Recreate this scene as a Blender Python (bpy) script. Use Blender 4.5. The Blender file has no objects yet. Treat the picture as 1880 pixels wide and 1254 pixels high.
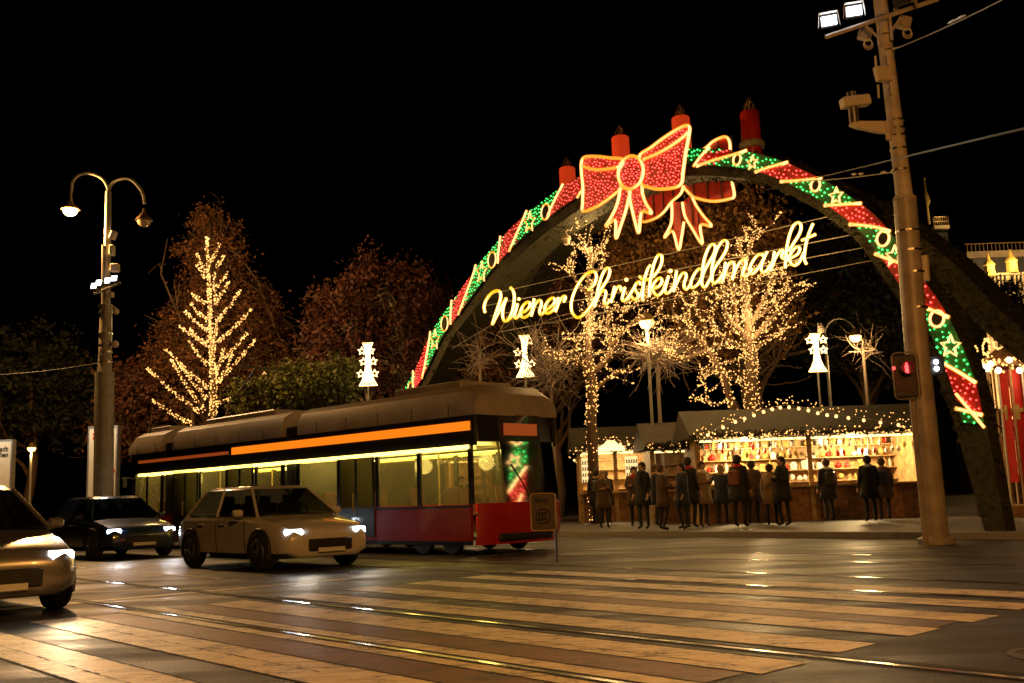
import bpy, math, random
import numpy as np
from mathutils import Vector, Matrix, Quaternion
R_ = math.radians
SC = bpy.context.scene
COL = SC.collection

# ------------------------------------------------------------------ camera
FPX = 1850.0; PITCH = R_(8.76); ROLL = R_(2.0); CAMZ = 1.1
cd = bpy.data.cameras.new('camera'); cam = bpy.data.objects.new('camera', cd); COL.objects.link(cam)
SC.camera = cam
cd.sensor_fit = 'HORIZONTAL'; cd.sensor_width = 36; cd.lens = FPX/1880*36; cd.clip_start = .05; cd.clip_end = 2000
_c, _s, _cp, _sp = math.cos(ROLL), math.sin(ROLL), math.cos(PITCH), math.sin(PITCH)
ax = Vector((_c, _s*_sp, -_s*_cp)); ay = Vector((_s, -_c*_sp, _c*_cp)); fw = Vector((0, _cp, _sp))
M = Matrix((ax, ay, -fw)).transposed().to_4x4(); M.translation = (0, 0, CAMZ)
cam.matrix_world = M

# ------------------------------------------------------------------ world (night sky) and exposure
w = bpy.data.worlds.new('World'); SC.world = w; w.use_nodes = True
nt = w.node_tree; bg = nt.nodes['Background']
sky = nt.nodes.new('ShaderNodeTexSky'); sky.sky_type = 'NISHITA'; sky.sun_disc = False
sky.sun_elevation = R_(-7.5); sky.sun_rotation = R_(200)
nt.links.new(sky.outputs[0], bg.inputs[0]); bg.inputs[1].default_value = 0.05
SC.view_settings.view_transform = 'Standard'; SC.view_settings.look = 'None'
SC.view_settings.exposure = 0; SC.view_settings.gamma = 1
SC.render.engine = 'CYCLES'
SC.cycles.use_denoising = True
SC.cycles.sample_clamp_indirect = 4
SC.cycles.max_bounces = 6; SC.cycles.transparent_max_bounces = 16
SC.cycles.use_light_tree = True

# ------------------------------------------------------------------ pixel of the 1880x1254 photograph -> ray
def ray(px, py):
    x = (px-940)/FPX; y = -(py-627)/FPX
    return ax*x + ay*y + fw
def gz(px, py, z=0.0):
    r = ray(px, py); return Vector((0, 0, CAMZ)) + r*((z-CAMZ)/r.z)
def gy(px, py, Y):
    r = ray(px, py); return Vector((0, 0, CAMZ)) + r*(Y/r.y)
def gpl(px, py, p0, n):
    r = ray(px, py); o = Vector((0, 0, CAMZ)); return o + r*((p0-o).dot(n)/r.dot(n))

# ------------------------------------------------------------------ materials
def newmat(name):
    m = bpy.data.materials.new(name); m.use_nodes = True
    return m, m.node_tree, m.node_tree.nodes['Principled BSDF']
def mat(name, col, rough=.6, metal=0, noise=.25, scale=8, bump=0.0, coat=0, spec=.5, col2=None, detail=6):
    m, t, b = newmat(name)
    b.inputs['Roughness'].default_value = rough; b.inputs['Metallic'].default_value = metal
    b.inputs['Coat Weight'].default_value = coat; b.inputs['Specular IOR Level'].default_value = spec
    tc = t.nodes.new('ShaderNodeTexCoord'); nz = t.nodes.new('ShaderNodeTexNoise')
    nz.inputs['Scale'].default_value = scale; nz.inputs['Detail'].default_value = detail
    t.links.new(tc.outputs['Object'], nz.inputs['Vector'])
    r = t.nodes.new('ShaderNodeValToRGB')
    c2 = col2 if col2 else tuple(c*(1-noise) for c in col)
    r.color_ramp.elements[0].position = .35; r.color_ramp.elements[1].position = .68
    r.color_ramp.elements[0].color = (*c2, 1); r.color_ramp.elements[1].color = (*[min(1, c*(1+noise*.4)) for c in col], 1)
    t.links.new(nz.outputs['Fac'], r.inputs[0]); t.links.new(r.outputs[0], b.inputs['Base Color'])
    if bump:
        bp = t.nodes.new('ShaderNodeBump'); bp.inputs['Strength'].default_value = bump; bp.inputs['Distance'].default_value = .02
        t.links.new(nz.outputs['Fac'], bp.inputs['Height']); t.links.new(bp.outputs[0], b.inputs['Normal'])
    return m
def emit(name, col, strength, base=(.1, .1, .1)):
    m, t, b = newmat(name)
    b.inputs['Base Color'].default_value = (*base, 1)
    b.inputs['Emission Color'].default_value = (*col, 1); b.inputs['Emission Strength'].default_value = strength
    return m
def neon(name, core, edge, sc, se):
    """light hose: bright core, golden halo painted into its fading rim"""
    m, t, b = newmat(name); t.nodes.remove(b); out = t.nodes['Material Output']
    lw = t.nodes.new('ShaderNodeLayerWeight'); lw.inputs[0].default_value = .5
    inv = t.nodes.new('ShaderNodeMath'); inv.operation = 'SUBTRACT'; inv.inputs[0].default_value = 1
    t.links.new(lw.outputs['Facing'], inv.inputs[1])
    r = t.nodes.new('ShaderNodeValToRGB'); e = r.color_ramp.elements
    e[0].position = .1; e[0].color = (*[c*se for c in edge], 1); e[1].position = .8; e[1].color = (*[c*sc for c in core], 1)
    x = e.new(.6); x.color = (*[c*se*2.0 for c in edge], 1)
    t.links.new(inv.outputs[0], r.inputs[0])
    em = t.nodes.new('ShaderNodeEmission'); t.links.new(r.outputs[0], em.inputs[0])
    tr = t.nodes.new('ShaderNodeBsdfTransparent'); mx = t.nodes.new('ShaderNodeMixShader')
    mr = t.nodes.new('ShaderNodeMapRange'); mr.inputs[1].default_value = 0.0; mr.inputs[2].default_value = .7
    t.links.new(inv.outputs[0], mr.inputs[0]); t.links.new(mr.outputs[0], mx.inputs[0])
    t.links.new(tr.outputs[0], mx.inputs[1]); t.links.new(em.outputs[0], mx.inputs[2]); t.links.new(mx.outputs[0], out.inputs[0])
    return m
def glassmat(name, tint, rough=.05, haze=.10):
    m, t, b = newmat(name); t.nodes.remove(b); out = t.nodes['Material Output']
    tr = t.nodes.new('ShaderNodeBsdfTransparent'); tr.inputs[0].default_value = (*tint, 1)
    gl = t.nodes.new('ShaderNodeBsdfGlossy'); gl.inputs['Roughness'].default_value = rough
    fr = t.nodes.new('ShaderNodeFresnel'); fr.inputs[0].default_value = 1.5
    mx = t.nodes.new('ShaderNodeMixShader'); t.links.new(fr.outputs[0], mx.inputs[0])
    dd = t.nodes.new('ShaderNodeBsdfTranslucent'); dd.inputs[0].default_value = (.75, .68, .42, 1); m2 = t.nodes.new('ShaderNodeMixShader'); m2.inputs[0].default_value = haze  # yellow translucent share mixed in to put a glowing haze on the panes
    t.links.new(tr.outputs[0], m2.inputs[1]); t.links.new(dd.outputs[0], m2.inputs[2])
    t.links.new(m2.outputs[0], mx.inputs[1]); t.links.new(gl.outputs[0], mx.inputs[2]); t.links.new(mx.outputs[0], out.inputs[0])
    return m

def asphalt():
    m, t, b = newmat('asphalt')
    tc = t.nodes.new('ShaderNodeTexCoord')
    n1 = t.nodes.new('ShaderNodeTexNoise'); n1.inputs['Scale'].default_value = .45; n1.inputs['Detail'].default_value = 8
    n2 = t.nodes.new('ShaderNodeTexNoise'); n2.inputs['Scale'].default_value = 60; n2.inputs['Detail'].default_value = 3
    mp = t.nodes.new('ShaderNodeMapping'); mp.inputs['Rotation'].default_value = (0, 0, R_(48)); mp.inputs['Scale'].default_value = (.12, 2.2, 1)
    n3 = t.nodes.new('ShaderNodeTexNoise'); n3.inputs['Scale'].default_value = 1.0; n3.inputs['Detail'].default_value = 5
    t.links.new(tc.outputs['Object'], n1.inputs[0]); t.links.new(tc.outputs['Object'], n2.inputs[0])
    t.links.new(tc.outputs['Object'], mp.inputs[0]); t.links.new(mp.outputs[0], n3.inputs[0])
    a = t.nodes.new('ShaderNodeMath'); a.operation = 'ADD'; t.links.new(n1.outputs[0], a.inputs[0]); t.links.new(n3.outputs[0], a.inputs[1])
    r = t.nodes.new('ShaderNodeValToRGB'); r.color_ramp.elements[0].position = .42; r.color_ramp.elements[1].position = .62
    h = t.nodes.new('ShaderNodeMath'); h.operation = 'MULTIPLY'; h.inputs[1].default_value = .5
    t.links.new(a.outputs[0], h.inputs[0]); t.links.new(h.outputs[0], r.inputs[0])
    r.color_ramp.elements[0].color = (.01, .009, .008, 1); r.color_ramp.elements[1].color = (.034, .03, .027, 1)
    t.links.new(r.outputs[0], b.inputs['Base Color'])
    rr = t.nodes.new('ShaderNodeMapRange'); rr.inputs[1].default_value = .42; rr.inputs[2].default_value = .6
    rr.inputs[3].default_value = .36; rr.inputs[4].default_value = .7
    t.links.new(h.outputs[0], rr.inputs[0]); t.links.new(rr.outputs[0], b.inputs['Roughness'])
    bp = t.nodes.new('ShaderNodeBump'); bp.inputs['Strength'].default_value = .9; bp.inputs['Distance'].default_value = .012
    t.links.new(n2.outputs[0], bp.inputs['Height']); t.links.new(bp.outputs[0], b.inputs['Normal'])
    return m
def roadpaint(name, col, dark):
    m, t, b = newmat(name)
    tc = t.nodes.new('ShaderNodeTexCoord')
    n1 = t.nodes.new('ShaderNodeTexNoise'); n1.inputs['Scale'].default_value = 3; n1.inputs['Detail'].default_value = 9; n1.inputs['Roughness'].default_value = .7
    n2 = t.nodes.new('ShaderNodeTexNoise'); n2.inputs['Scale'].default_value = 50; n2.inputs['Detail'].default_value = 4
    mp = t.nodes.new('ShaderNodeMapping'); mp.inputs['Rotation'].default_value = (0, 0, R_(-20)); mp.inputs['Scale'].default_value = (.6, 7, 1)
    n3 = t.nodes.new('ShaderNodeTexNoise'); n3.inputs['Scale'].default_value = 2.5; n3.inputs['Detail'].default_value = 5
    t.links.new(tc.outputs['Object'], n1.inputs[0]); t.links.new(tc.outputs['Object'], n2.inputs[0])
    t.links.new(tc.outputs['Object'], mp.inputs[0]); t.links.new(mp.outputs[0], n3.inputs[0])
    mx = t.nodes.new('ShaderNodeMath'); mx.operation = 'MULTIPLY'; t.links.new(n1.outputs[0], mx.inputs[0]); t.links.new(n3.outputs[0], mx.inputs[1])
    r = t.nodes.new('ShaderNodeValToRGB'); r.color_ramp.elements[0].position = .13; r.color_ramp.elements[1].position = .27
    r.color_ramp.elements[0].color = (*dark, 1); r.color_ramp.elements[1].color = (*col, 1)
    t.links.new(mx.outputs[0], r.inputs[0]); t.links.new(r.outputs[0], b.inputs['Base Color'])
    b.inputs['Roughness'].default_value = .42
    n4 = t.nodes.new('ShaderNodeTexNoise'); n4.inputs['Scale'].default_value = 22; n4.inputs['Detail'].default_value = 10; n4.inputs['Roughness'].default_value = .8
    t.links.new(tc.outputs['Object'], n4.inputs[0]); rw = t.nodes.new('ShaderNodeValToRGB'); rw.color_ramp.elements[0].position = .40; rw.color_ramp.elements[1].position = .47
    m4 = t.nodes.new('ShaderNodeMath'); m4.operation = 'MULTIPLY_ADD'; m4.inputs[1].default_value = .45; t.links.new(n1.outputs[0], m4.inputs[0])
    h4 = t.nodes.new('ShaderNodeMath'); h4.operation = 'MULTIPLY'; h4.inputs[1].default_value = .55; t.links.new(n4.outputs[0], h4.inputs[0]); t.links.new(h4.outputs[0], m4.inputs[2])
    t.links.new(m4.outputs[0], rw.inputs[0]); mc_ = t.nodes.new('ShaderNodeMix'); mc_.data_type = 'RGBA'
    t.links.new(rw.outputs[0], mc_.inputs[0]); mc_.inputs[6].default_value = (.03, .026, .022, 1); t.links.new(r.outputs[0], mc_.inputs[7]); t.links.new(mc_.outputs[2], b.inputs['Base Color'])
    b.inputs['Roughness'].default_value = .5
    ad = t.nodes.new('ShaderNodeMath'); t.links.new(n2.outputs[0], ad.inputs[0]); t.links.new(n3.outputs[0], ad.inputs[1])
    bp = t.nodes.new('ShaderNodeBump'); bp.inputs['Strength'].default_value = .5; bp.inputs['Distance'].default_value = .01
    t.links.new(ad.outputs[0], bp.inputs['Height']); t.links.new(bp.outputs[0], b.inputs['Normal'])
    return m

MT = dict(
    asphalt=asphalt(), white_paint=roadpaint('road_paint_white', (.68, .6, .46), (.24, .19, .13)),
    red_paint=roadpaint('road_paint_red', (.15, .06, .04), (.06, .03, .025)),
    paving=mat('paving', (.12, .11, .10), .55, scale=3, bump=.3), soil=mat('park_soil', (.03, .028, .018), .95, scale=2, bump=.5),
    kerb=mat('kerb_granite', (.25, .24, .23), .7, scale=30, bump=.2),
    rail=mat('polished_rail_steel', (.55, .53, .5), .18, metal=1, scale=20),
    groove=mat('rail_groove', (.012, .011, .01), .8),
    bark=mat('bark', (.14, .09, .055), .9, scale=12, bump=.6), bark_pale=mat('bark_pale', (.3, .24, .2), .85, scale=14, bump=.5),
    leaf_brown=mat('leaf_brown', (.2, .085, .035), .7, scale=1.2, noise=.6), leaf_red=mat('leaf_dark_red', (.115, .038, .024), .7, scale=1.2, noise=.6),
    leaf_orange=mat('leaf_ochre', (.3, .15, .04), .7, scale=1.1, noise=.5), leaf_green=mat('leaf_yellow_green', (.11, .12, .025), .6, scale=1.5, noise=.5),
    leaf_dark=mat('leaf_dark_green', (.022, .026, .012), .7, scale=1, noise=.5), needle=mat('fir_garland', (.04, .038, .015), .8, scale=9, noise=.6, bump=.6),
    pole=mat('painted_pole_grey', (.3, .29, .24), .45, scale=5, noise=.2, bump=.05), mast=mat('mast_galvanised', (.5, .44, .38), .5, scale=4, noise=.25, bump=.08),
    mast_dark=mat('mast_sleeve', (.36, .31, .27), .42, scale=3, noise=.3, bump=.1),
    steel=mat('bare_steel', (.5, .48, .45), .3, metal=1), ivory=mat('ivory_plastic', (.6, .52, .42), .45, noise=.1, scale=15),
    black=mat('black_rubber', (.02, .02, .02), .6), dark=mat('dark_metal', (.05, .05, .05), .4), wire=mat('steel_wire', (.4, .36, .3), .5),
    candle=mat('red_candle_shell', (.6, .03, .012), .3, coat=.4, noise=.2, scale=2), candle_base=mat('candle_base', (.35, .35, .27), .6),
    flame=mat('flame_wire', (.35, .22, .08), .4, metal=.6),
    tram_red=mat('tram_red', (.45, .02, .02), .25, coat=.6, noise=.15, scale=2), tram_roof=mat('tram_roof_beige', (.34, .3, .25), .45, noise=.3, scale=1.2, bump=.05),
    tram_dark=mat('tram_black', (.02, .02, .022), .25, coat=.5), tram_cream=mat('tram_cream', (.5, .45, .32), .5), seat=mat('seat_fabric', (.12, .04, .03), .8),
    yellow_pole=mat('yellow_grab_pole', (.5, .35, .02), .4),
    car_silver=mat('car_paint_silver', (.35, .35, .36), .25, metal=.7, coat=1, noise=.05), car_black=mat('car_paint_black', (.02, .02, .024), .2, coat=1, noise=.1),
    car_red=mat('car_paint_red', (.25, .02, .015), .25, coat=1, noise=.1), car_white=mat('car_paint_white', (.6, .6, .58), .25, coat=1, noise=.05),
    car_blue=mat('car_paint_blue', (.02, .04, .12), .25, coat=1, noise=.1),
    car_glass=mat('tinted_car_glass', (.01, .012, .014), .06, coat=1), tyre=mat('tyre', (.02, .02, .02), .85), rim=mat('alloy', (.5, .5, .5), .3, metal=1),
    plate=mat('plate_white', (.7, .7, .68), .4, noise=.05),
    banner=mat('banner_cloth', (.62, .6, .5), .7, noise=.12, scale=2), banner_frame=mat('banner_frame', (.5, .5, .48), .35, metal=.7),
    letter=mat('lettering_black', (.01, .01, .01), .6), red=mat('emblem_red', (.6, .015, .01), .5, noise=.1), white=mat('emblem_white', (.8, .8, .78), .5, noise=.05),
    brown=mat('ornament_brown', (.2, .06, .02), .6), ochre=mat('ornament_ochre', (.5, .35, .1), .6),
    wood=mat('stall_wood', (.3, .15, .06), .7, scale=6, noise=.45, bump=.3), wood_pale=mat('stall_wood_pale', (.5, .32, .14), .6, scale=6, noise=.4, bump=.2),
    roofing=mat('stall_roof', (.06, .05, .03), .8, scale=5, bump=.3), stone=mat('building_stone', (.42, .34, .22), .8, scale=.8, noise=.3, bump=.2),
    skin=mat('skin', (.5, .3, .2), .55, noise=.1), hair=mat('hair_dark', (.03, .018, .01), .7), hair_blond=mat('hair_blond', (.35, .22, .08), .6),
    coat_black=mat('coat_black', (.018, .017, .018), .8), coat_brown=mat('coat_brown', (.09, .055, .03), .8), coat_beige=mat('coat_beige', (.3, .22, .13), .8), coat_blue=mat('coat_blue', (.03, .04, .08), .8),
    sign_brown=mat('sign_face', (.07, .045, .025), .5), bronze=mat('patina_bronze', (.25, .16, .06), .5, metal=.5),
)
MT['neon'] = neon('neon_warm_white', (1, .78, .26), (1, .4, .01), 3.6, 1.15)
MT['neon_thin'] = neon('light_hose_gold', (1, .6, .22), (1, .3, .02), 2.3, .9)
MT['neon_star'] = neon('light_hose_bright', (1, .7, .3), (1, .4, .05), 6, 1.6)
MT['led_red'] = emit('led_red', (1, .08, .06), 3.8)
MT['led_green'] = emit('led_green', (.05, 1, .16), 3.6)
MT['bulb'] = emit('bulb_warm', (1, .47, .12), 2.7)
MT['bulb_big'] = emit('bulb_warm_large', (1, .52, .17), 3.2)
MT['globe'] = emit('globe_white', (1, .8, .5), 3)
MT['sodium'] = emit('sodium_lamp', (1, .62, .2), 30)
MT['sodium_small'] = emit('sodium_lamp_small', (1, .5, .1), 12)
MT['lamp_off'] = mat('unlit_lamp_glass', (.5, .38, .2), .15, coat=.5)
MT['flood'] = emit('floodlight_white', (.8, .9, 1), 14)
MT['headlight'] = emit('headlight_white', (1, .92, .8), 35)
MT['headlight_cool'] = emit('headlight_cool', (.85, .95, 1), 30)
MT['taillight'] = emit('taillight_red', (1, .02, .01), 5)
MT['strip_yellow'] = emit('strip_light_yellow', (1, .72, .14), 4.5)
MT['strip_orange'] = emit('streak_strip_orange', (1, .2, .005), 1.15)
MT['strip_dim'] = emit('strip_light_dim', (1, .15, .02), .25)
MT['signal_red'] = emit('signal_red', (1, .03, .03), 7)
MT['shelf_light'] = emit('stall_lamp', (1, .62, .2), 4)
MT['sign_lit'] = emit('lit_sign', (1, .7, .28), 2.4)
MT['display'] = emit('backlit_display', (1, .72, .3), 1.2)
MT['bow_back'] = mat('bow_backing_red', (.55, .03, .015), .5, noise=.3, scale=3)
MT['ribbon_red'] = mat('ribbon_red', (.6, .01, .008), .5, noise=.3, scale=5)
MT['ribbon_green'] = mat('ribbon_green', (.012, .2, .04), .6, noise=.4, scale=6)
MT['tram_glass'] = glassmat('tram_window_glass', (.72, .7, .5))
MT['car_window'] = glassmat('car_window_glass', (.42, .44, .42), haze=.02)
MT['candle_painted_glow'] = mat('candle_shell_painted_glow', (.8, .09, .02), .35, coat=.3, noise=.15, scale=2)
MT['candle_painted_glow'].node_tree.nodes['Principled BSDF'].inputs['Emission Color'].default_value = (1, .07, .012, 1); MT['candle_painted_glow'].node_tree.nodes['Principled BSDF'].inputs['Emission Strength'].default_value = .4  # emission paints the bow's LED glow onto the candle shell

# ------------------------------------------------------------------ mesh builder
class MB:
    def __init__(s): s.v = []; s.f = []
    def add(s, vs, fs):
        o = len(s.v); s.v.extend([tuple(p) for p in vs]); s.f.extend([tuple(i+o for i in f) for f in fs]); return s
    def box(s, x0, x1, y0, y1, z0, z1):
        return s.add([(x0,y0,z0),(x1,y0,z0),(x1,y1,z0),(x0,y1,z0),(x0,y0,z1),(x1,y0,z1),(x1,y1,z1),(x0,y1,z1)],
                     [(0,3,2,1),(4,5,6,7),(0,1,5,4),(1,2,6,5),(2,3,7,6),(3,0,4,7)])
    def cbox(s, c, hx, hy, hz, rot=None, bev=0):
        """box with centre, half sizes and chamfered long edges"""
        b = bev
        ring = [(-hx+b,-hy),(hx-b,-hy),(hx,-hy+b),(hx,hy-b),(hx-b,hy),(-hx+b,hy),(-hx,hy-b),(-hx,-hy+b)] if b else [(-hx,-hy),(hx,-hy),(hx,hy),(-hx,hy)]
        n = len(ring); vs = []
        lv = [(-hz, b), (-hz+b, 0), (hz-b, 0), (hz, b)] if b else [(-hz, 0), (hz, 0)]
        for z, ins in lv:
            for x, y in ring:
                vs.append(Vector((x*(1-ins/max(hx,1e-6)), y*(1-ins/max(hy,1e-6)), z)))
        if rot: vs = [rot @ v for v in vs]
        vs = [v+Vector(c) for v in vs]
        fs = [tuple(range(n-1,-1,-1)), tuple(range((len(lv)-1)*n, len(lv)*n))]
        for k in range(len(lv)-1):
            for i in range(n): fs.append((k*n+i, k*n+(i+1)%n, (k+1)*n+(i+1)%n, (k+1)*n+i))
        return s.add(vs, fs)
    def tube(s, pts, r, n=8, closed=False, caps=True):
        pts = [Vector(p) for p in pts]; m = len(pts)
        rr = r if isinstance(r, (list, tuple)) else [r]*m
        up = None; vs = []
        for i, p in enumerate(pts):
            a = pts[(i-1) % m] if (i > 0 or closed) else p; b = pts[(i+1) % m] if (i < m-1 or closed) else p
            d = (b-a)
            if d.length < 1e-9: d = Vector((0, 0, 1))
            d.normalize()
            if up is None:
                up = Vector((0, 0, 1)) if abs(d.z) < .9 else Vector((1, 0, 0))
            u = (up - d*up.dot(d))
            if u.length < 1e-6: u = d.orthogonal()
            u.normalize(); up = u; q = d.cross(u)
            for k in range(n):
                t = 2*math.pi*k/n; vs.append(p + (u*math.cos(t)+q*math.sin(t))*rr[i])
        fs = []
        for i in range(m if closed else m-1):
            j = (i+1) % m
            for k in range(n): fs.append((i*n+k, i*n+(k+1)%n, j*n+(k+1)%n, j*n+k))
        if caps and not closed: fs += [tuple(range(n-1,-1,-1)), tuple(range((m-1)*n, m*n))]
        return s.add(vs, fs)
    def lathe(s, prof, c=(0,0,0), n=20, rot=None):
        vs = []
        for r, z in prof:
            for k in range(n):
                t = 2*math.pi*k/n; v = Vector((r*math.cos(t), r*math.sin(t), z))
                if rot: v = rot @ v
                vs.append(v+Vector(c))
        fs = [tuple(range(n-1,-1,-1)), tuple(range((len(prof)-1)*n, len(prof)*n))]
        for i in range(len(prof)-1):
            for k in range(n): fs.append((i*n+k, i*n+(k+1)%n, (i+1)*n+(k+1)%n, (i+1)*n+k))
        return s.add(vs, fs)
    def octa(s, c, r):
        x, y, z = c
        return s.add([(x+r,y,z),(x-r,y,z),(x,y+r,z),(x,y-r,z),(x,y,z+r),(x,y,z-r)], [(0,2,4),(2,1,4),(1,3,4),(3,0,4),(2,0,5),(1,2,5),(3,1,5),(0,3,5)])
    def ball(s, c, r, n=10, m=6, sz=1):
        return s.lathe([(max(r*math.sin(math.pi*i/m), r*.02), -r*sz*math.cos(math.pi*i/m)) for i in range(m+1)], c, n)
    def prism(s, poly, thick, n):
        """poly: list of 3-D points on a plane; extruded along n"""
        k = len(poly); n = Vector(n)
        from mathutils.geometry import tessellate_polygon
        tri = tessellate_polygon([[Vector(p) for p in poly]])
        vs = [Vector(p) for p in poly] + [Vector(p)+n*thick for p in poly]
        fs = [tuple(t) for t in tri] + [tuple(i+k for i in reversed(t)) for t in tri]
        for i in range(k): fs.append((i, (i+1) % k, (i+1) % k+k, i+k))
        return s.add(vs, fs)
    def mesh(s, name, smooth=False):
        me = bpy.data.meshes.new(name); me.from_pydata(s.v, [], s.f); me.update()
        if smooth: me.shade_smooth()
        return me

def tag(o, label=None, cat=None, group=None, kind=None):
    if label: o['label'] = label
    if cat: o['category'] = cat
    if group: o['group'] = group
    if kind: o['kind'] = kind
    return o
def obj(name, mb, m, parent=None, smooth=False, autosm=False, local=False):
    me = mb.mesh(name, smooth or autosm) if isinstance(mb, MB) else mb
    if m is not None and not me.materials: me.materials.append(m)
    if autosm:
        try: me.set_sharp_from_angle(angle=R_(35))
        except Exception: pass
    o = bpy.data.objects.new(name, me); COL.objects.link(o)
    if parent is not None:
        o.parent = parent
        if not local: o.matrix_parent_inverse = parent.matrix_world.inverted()
    return o
def thing(name, loc, label, cat, group=None, rotz=0):
    o = bpy.data.objects.new(name, None); o.empty_display_size = .2; COL.objects.link(o)
    o.location = loc; o.rotation_euler = (0, 0, rotz)
    o.matrix_world = Matrix.Translation(Vector(loc)) @ Matrix.Rotation(rotz, 4, 'Z')
    return tag(o, label, cat, group)
def pieces(name, bs, m, parent=None, **k): return [obj(name, b, m, parent, **k) for b in bs]
def string_obj(name, pts, m, parent):
    """bulbs [(position, size)] threaded on one thin wire, in the order given"""
    b = MB()
    for c, r in pts: b.octa(c, r)
    nb = len(b.f)
    if len(pts) > 1: b.tube([Vector(c) for c, r in pts], .004, 3, caps=False)
    me = b.mesh(name); me.materials.append(MT[m]); me.materials.append(MT['black'])
    mi = np.zeros(len(b.f), dtype=np.int32); mi[nb:] = 1; me.polygons.foreach_set('material_index', mi)
    return obj(name, me, None, parent)
def chain(pts, step=.35):
    """order loose bulbs into a short path, nearest next"""
    pts = list(pts)
    if not pts: return pts
    P = np.array([tuple(p[0]) for p in pts]); left = np.ones(len(pts), bool); i = 0; out = []
    for _ in range(len(pts)):
        out.append(pts[i]); left[i] = False
        if not left.any(): break
        d = ((P-P[i])**2).sum(1); d[~left] = 1e9; i = int(d.argmin())
    return out
def struct(name, mb, m): return tag(obj(name, mb, m), kind='structure')
def copy_tree(o, parent=None):
    c = o.copy(); COL.objects.link(c)
    if parent is not None: c.parent = parent
    for ch in [x for x in bpy.data.objects if x.parent == o]: copy_tree(ch, c)
    return c
def lamp(kind, loc, power, color, parent=None, radius=.1, spot=None, direction=None, blend=.6, name='lamp_light'):
    l = bpy.data.lights.new(name, kind); l.energy = power; l.color = color; l.shadow_soft_size = radius
    if kind == 'SPOT': l.spot_size = R_(spot); l.spot_blend = blend
    o = bpy.data.objects.new(name, l); COL.objects.link(o); o.location = loc
    if direction is not None: o.rotation_euler = Vector(direction).to_track_quat('-Z', 'Y').to_euler()
    if parent is not None:
        o.parent = parent; o.matrix_parent_inverse = parent.matrix_world.inverted()
    return o
def text_mb(s, size, mtx, depth=.01, spacing=1.0, offset=0):
    cu = bpy.data.curves.new('t', 'FONT'); cu.body = s; cu.size = size; cu.extrude = depth; cu.space_character = spacing; cu.offset = offset
    cu.align_x = 'CENTER'; cu.align_y = 'CENTER'; cu.resolution_u = 3; cu.space_line = .85
    o = bpy.data.objects.new('t', cu); COL.objects.link(o); bpy.context.view_layer.update()
    me = bpy.data.meshes.new_from_object(o.evaluated_get(bpy.context.evaluated_depsgraph_get()))
    b = MB(); b.add([mtx @ v.co for v in me.vertices], [tuple(p.vertices) for p in me.polygons])
    bpy.data.objects.remove(o); bpy.data.curves.remove(cu); bpy.data.meshes.remove(me)
    return b
def cr(pts, k=6, closed=False):
    """Catmull-Rom through points of any dimension"""
    P = [np.array(p, float) for p in pts]; n = len(P); out = []
    rng = range(n) if closed else range(n-1)
    for i in rng:
        if closed: a, b, c, d = P[(i-1)%n], P[i], P[(i+1)%n], P[(i+2)%n]
        else: a, b, c, d = P[max(i-1,0)], P[i], P[i+1], P[min(i+2,n-1)]
        for j in range(k):
            t = j/k
            out.append(.5*((2*b)+(-a+c)*t+(2*a-5*b+4*c-d)*t*t+(-a+3*b-3*c+d)*t**3))
    if not closed: out.append(P[-1])
    return out
def rnd(seed): return random.Random(seed)

# ------------------------------------------------------------------ ground, road, crossing, rails
D = Vector((math.cos(R_(48)), -math.sin(R_(48)), 0)); N = Vector((math.sin(R_(48)), math.cos(R_(48)), 0))
def st(s, t, z=0): return D*s + N*t + Vector((0, 0, z))
def sheet(b, s0, s1, t0, t1, z): b.add([st(s0,t0,z), st(s1,t0,z), st(s1,t1,z), st(s0,t1,z)], [(0,1,2,3)])
b = MB(); b.add([(-900,-900,-.02),(900,-900,-.02),(900,900,-.02),(-900,900,-.02)], [(0,1,2,3)]); struct('ground', b, MT['soil'])
b = MB(); sheet(b, -150, 150, -30, 19.5, 0); struct('road', b, MT['asphalt'])
b = MB(); b.add([st(-150,19.5,-.01), st(150,19.5,-.01), st(150,19.7,-.01), st(-150,19.7,-.01), st(-150,19.5,.13), st(150,19.5,.13), st(150,19.7,.13), st(-150,19.7,.13)],
               [(0,1,5,4),(4,5,6,7),(2,3,7,6)]); struct('kerb', b, MT['kerb'])
b = MB(); sheet(b, -150, 150, 19.7, 70, .12); struct('pavement', b, MT['paving'])
rg = rnd(5)
tt = [(1.45,1.95),(2.4,2.9),(3.35,3.85),(4.3,4.8),(5.25,5.75),(6.2,6.7),(7.15,7.65),(8.1,8.6),(9.05,9.55),(10.0,10.5)]
def rough_strip(b, s0, s1, t0, t1, z, jit=.005, k=120, seed=0):
    g = rnd(seed); a = []; c = []
    for i in range(k+1):
        s = s0+(s1-s0)*i/k
        a.append(st(s, t0+g.gauss(0, jit), z)); c.append(st(s, t1+g.gauss(0, jit), z))
    vs = a+c; b.add(vs, [(i, i+1, i+1+k+1, i+k+1) for i in range(k)])
b = MB()
for i, (a, c) in enumerate(tt): rough_strip(b, -11.3+rg.uniform(-.05,.05), -3.72+rg.uniform(-.05,.05), a, c, .004, seed=i)
struct('crossing_stripes', b, MT['white_paint'])
b = MB()
for i, (a, c) in enumerate([(3.88,4.27),(4.83,5.22),(7.68,8.07)]): rough_strip(b, -11.2, -3.8, a, c, .004, seed=30+i)
struct('crossing_red_bands', b, MT['red_paint'])
b = MB()
for i, (a, c) in enumerate(tt):
    for e in (a-.02, c): rough_strip(b, -11.25, -3.75, e, e+.02, .0055, jit=.003, seed=60+i)
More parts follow.
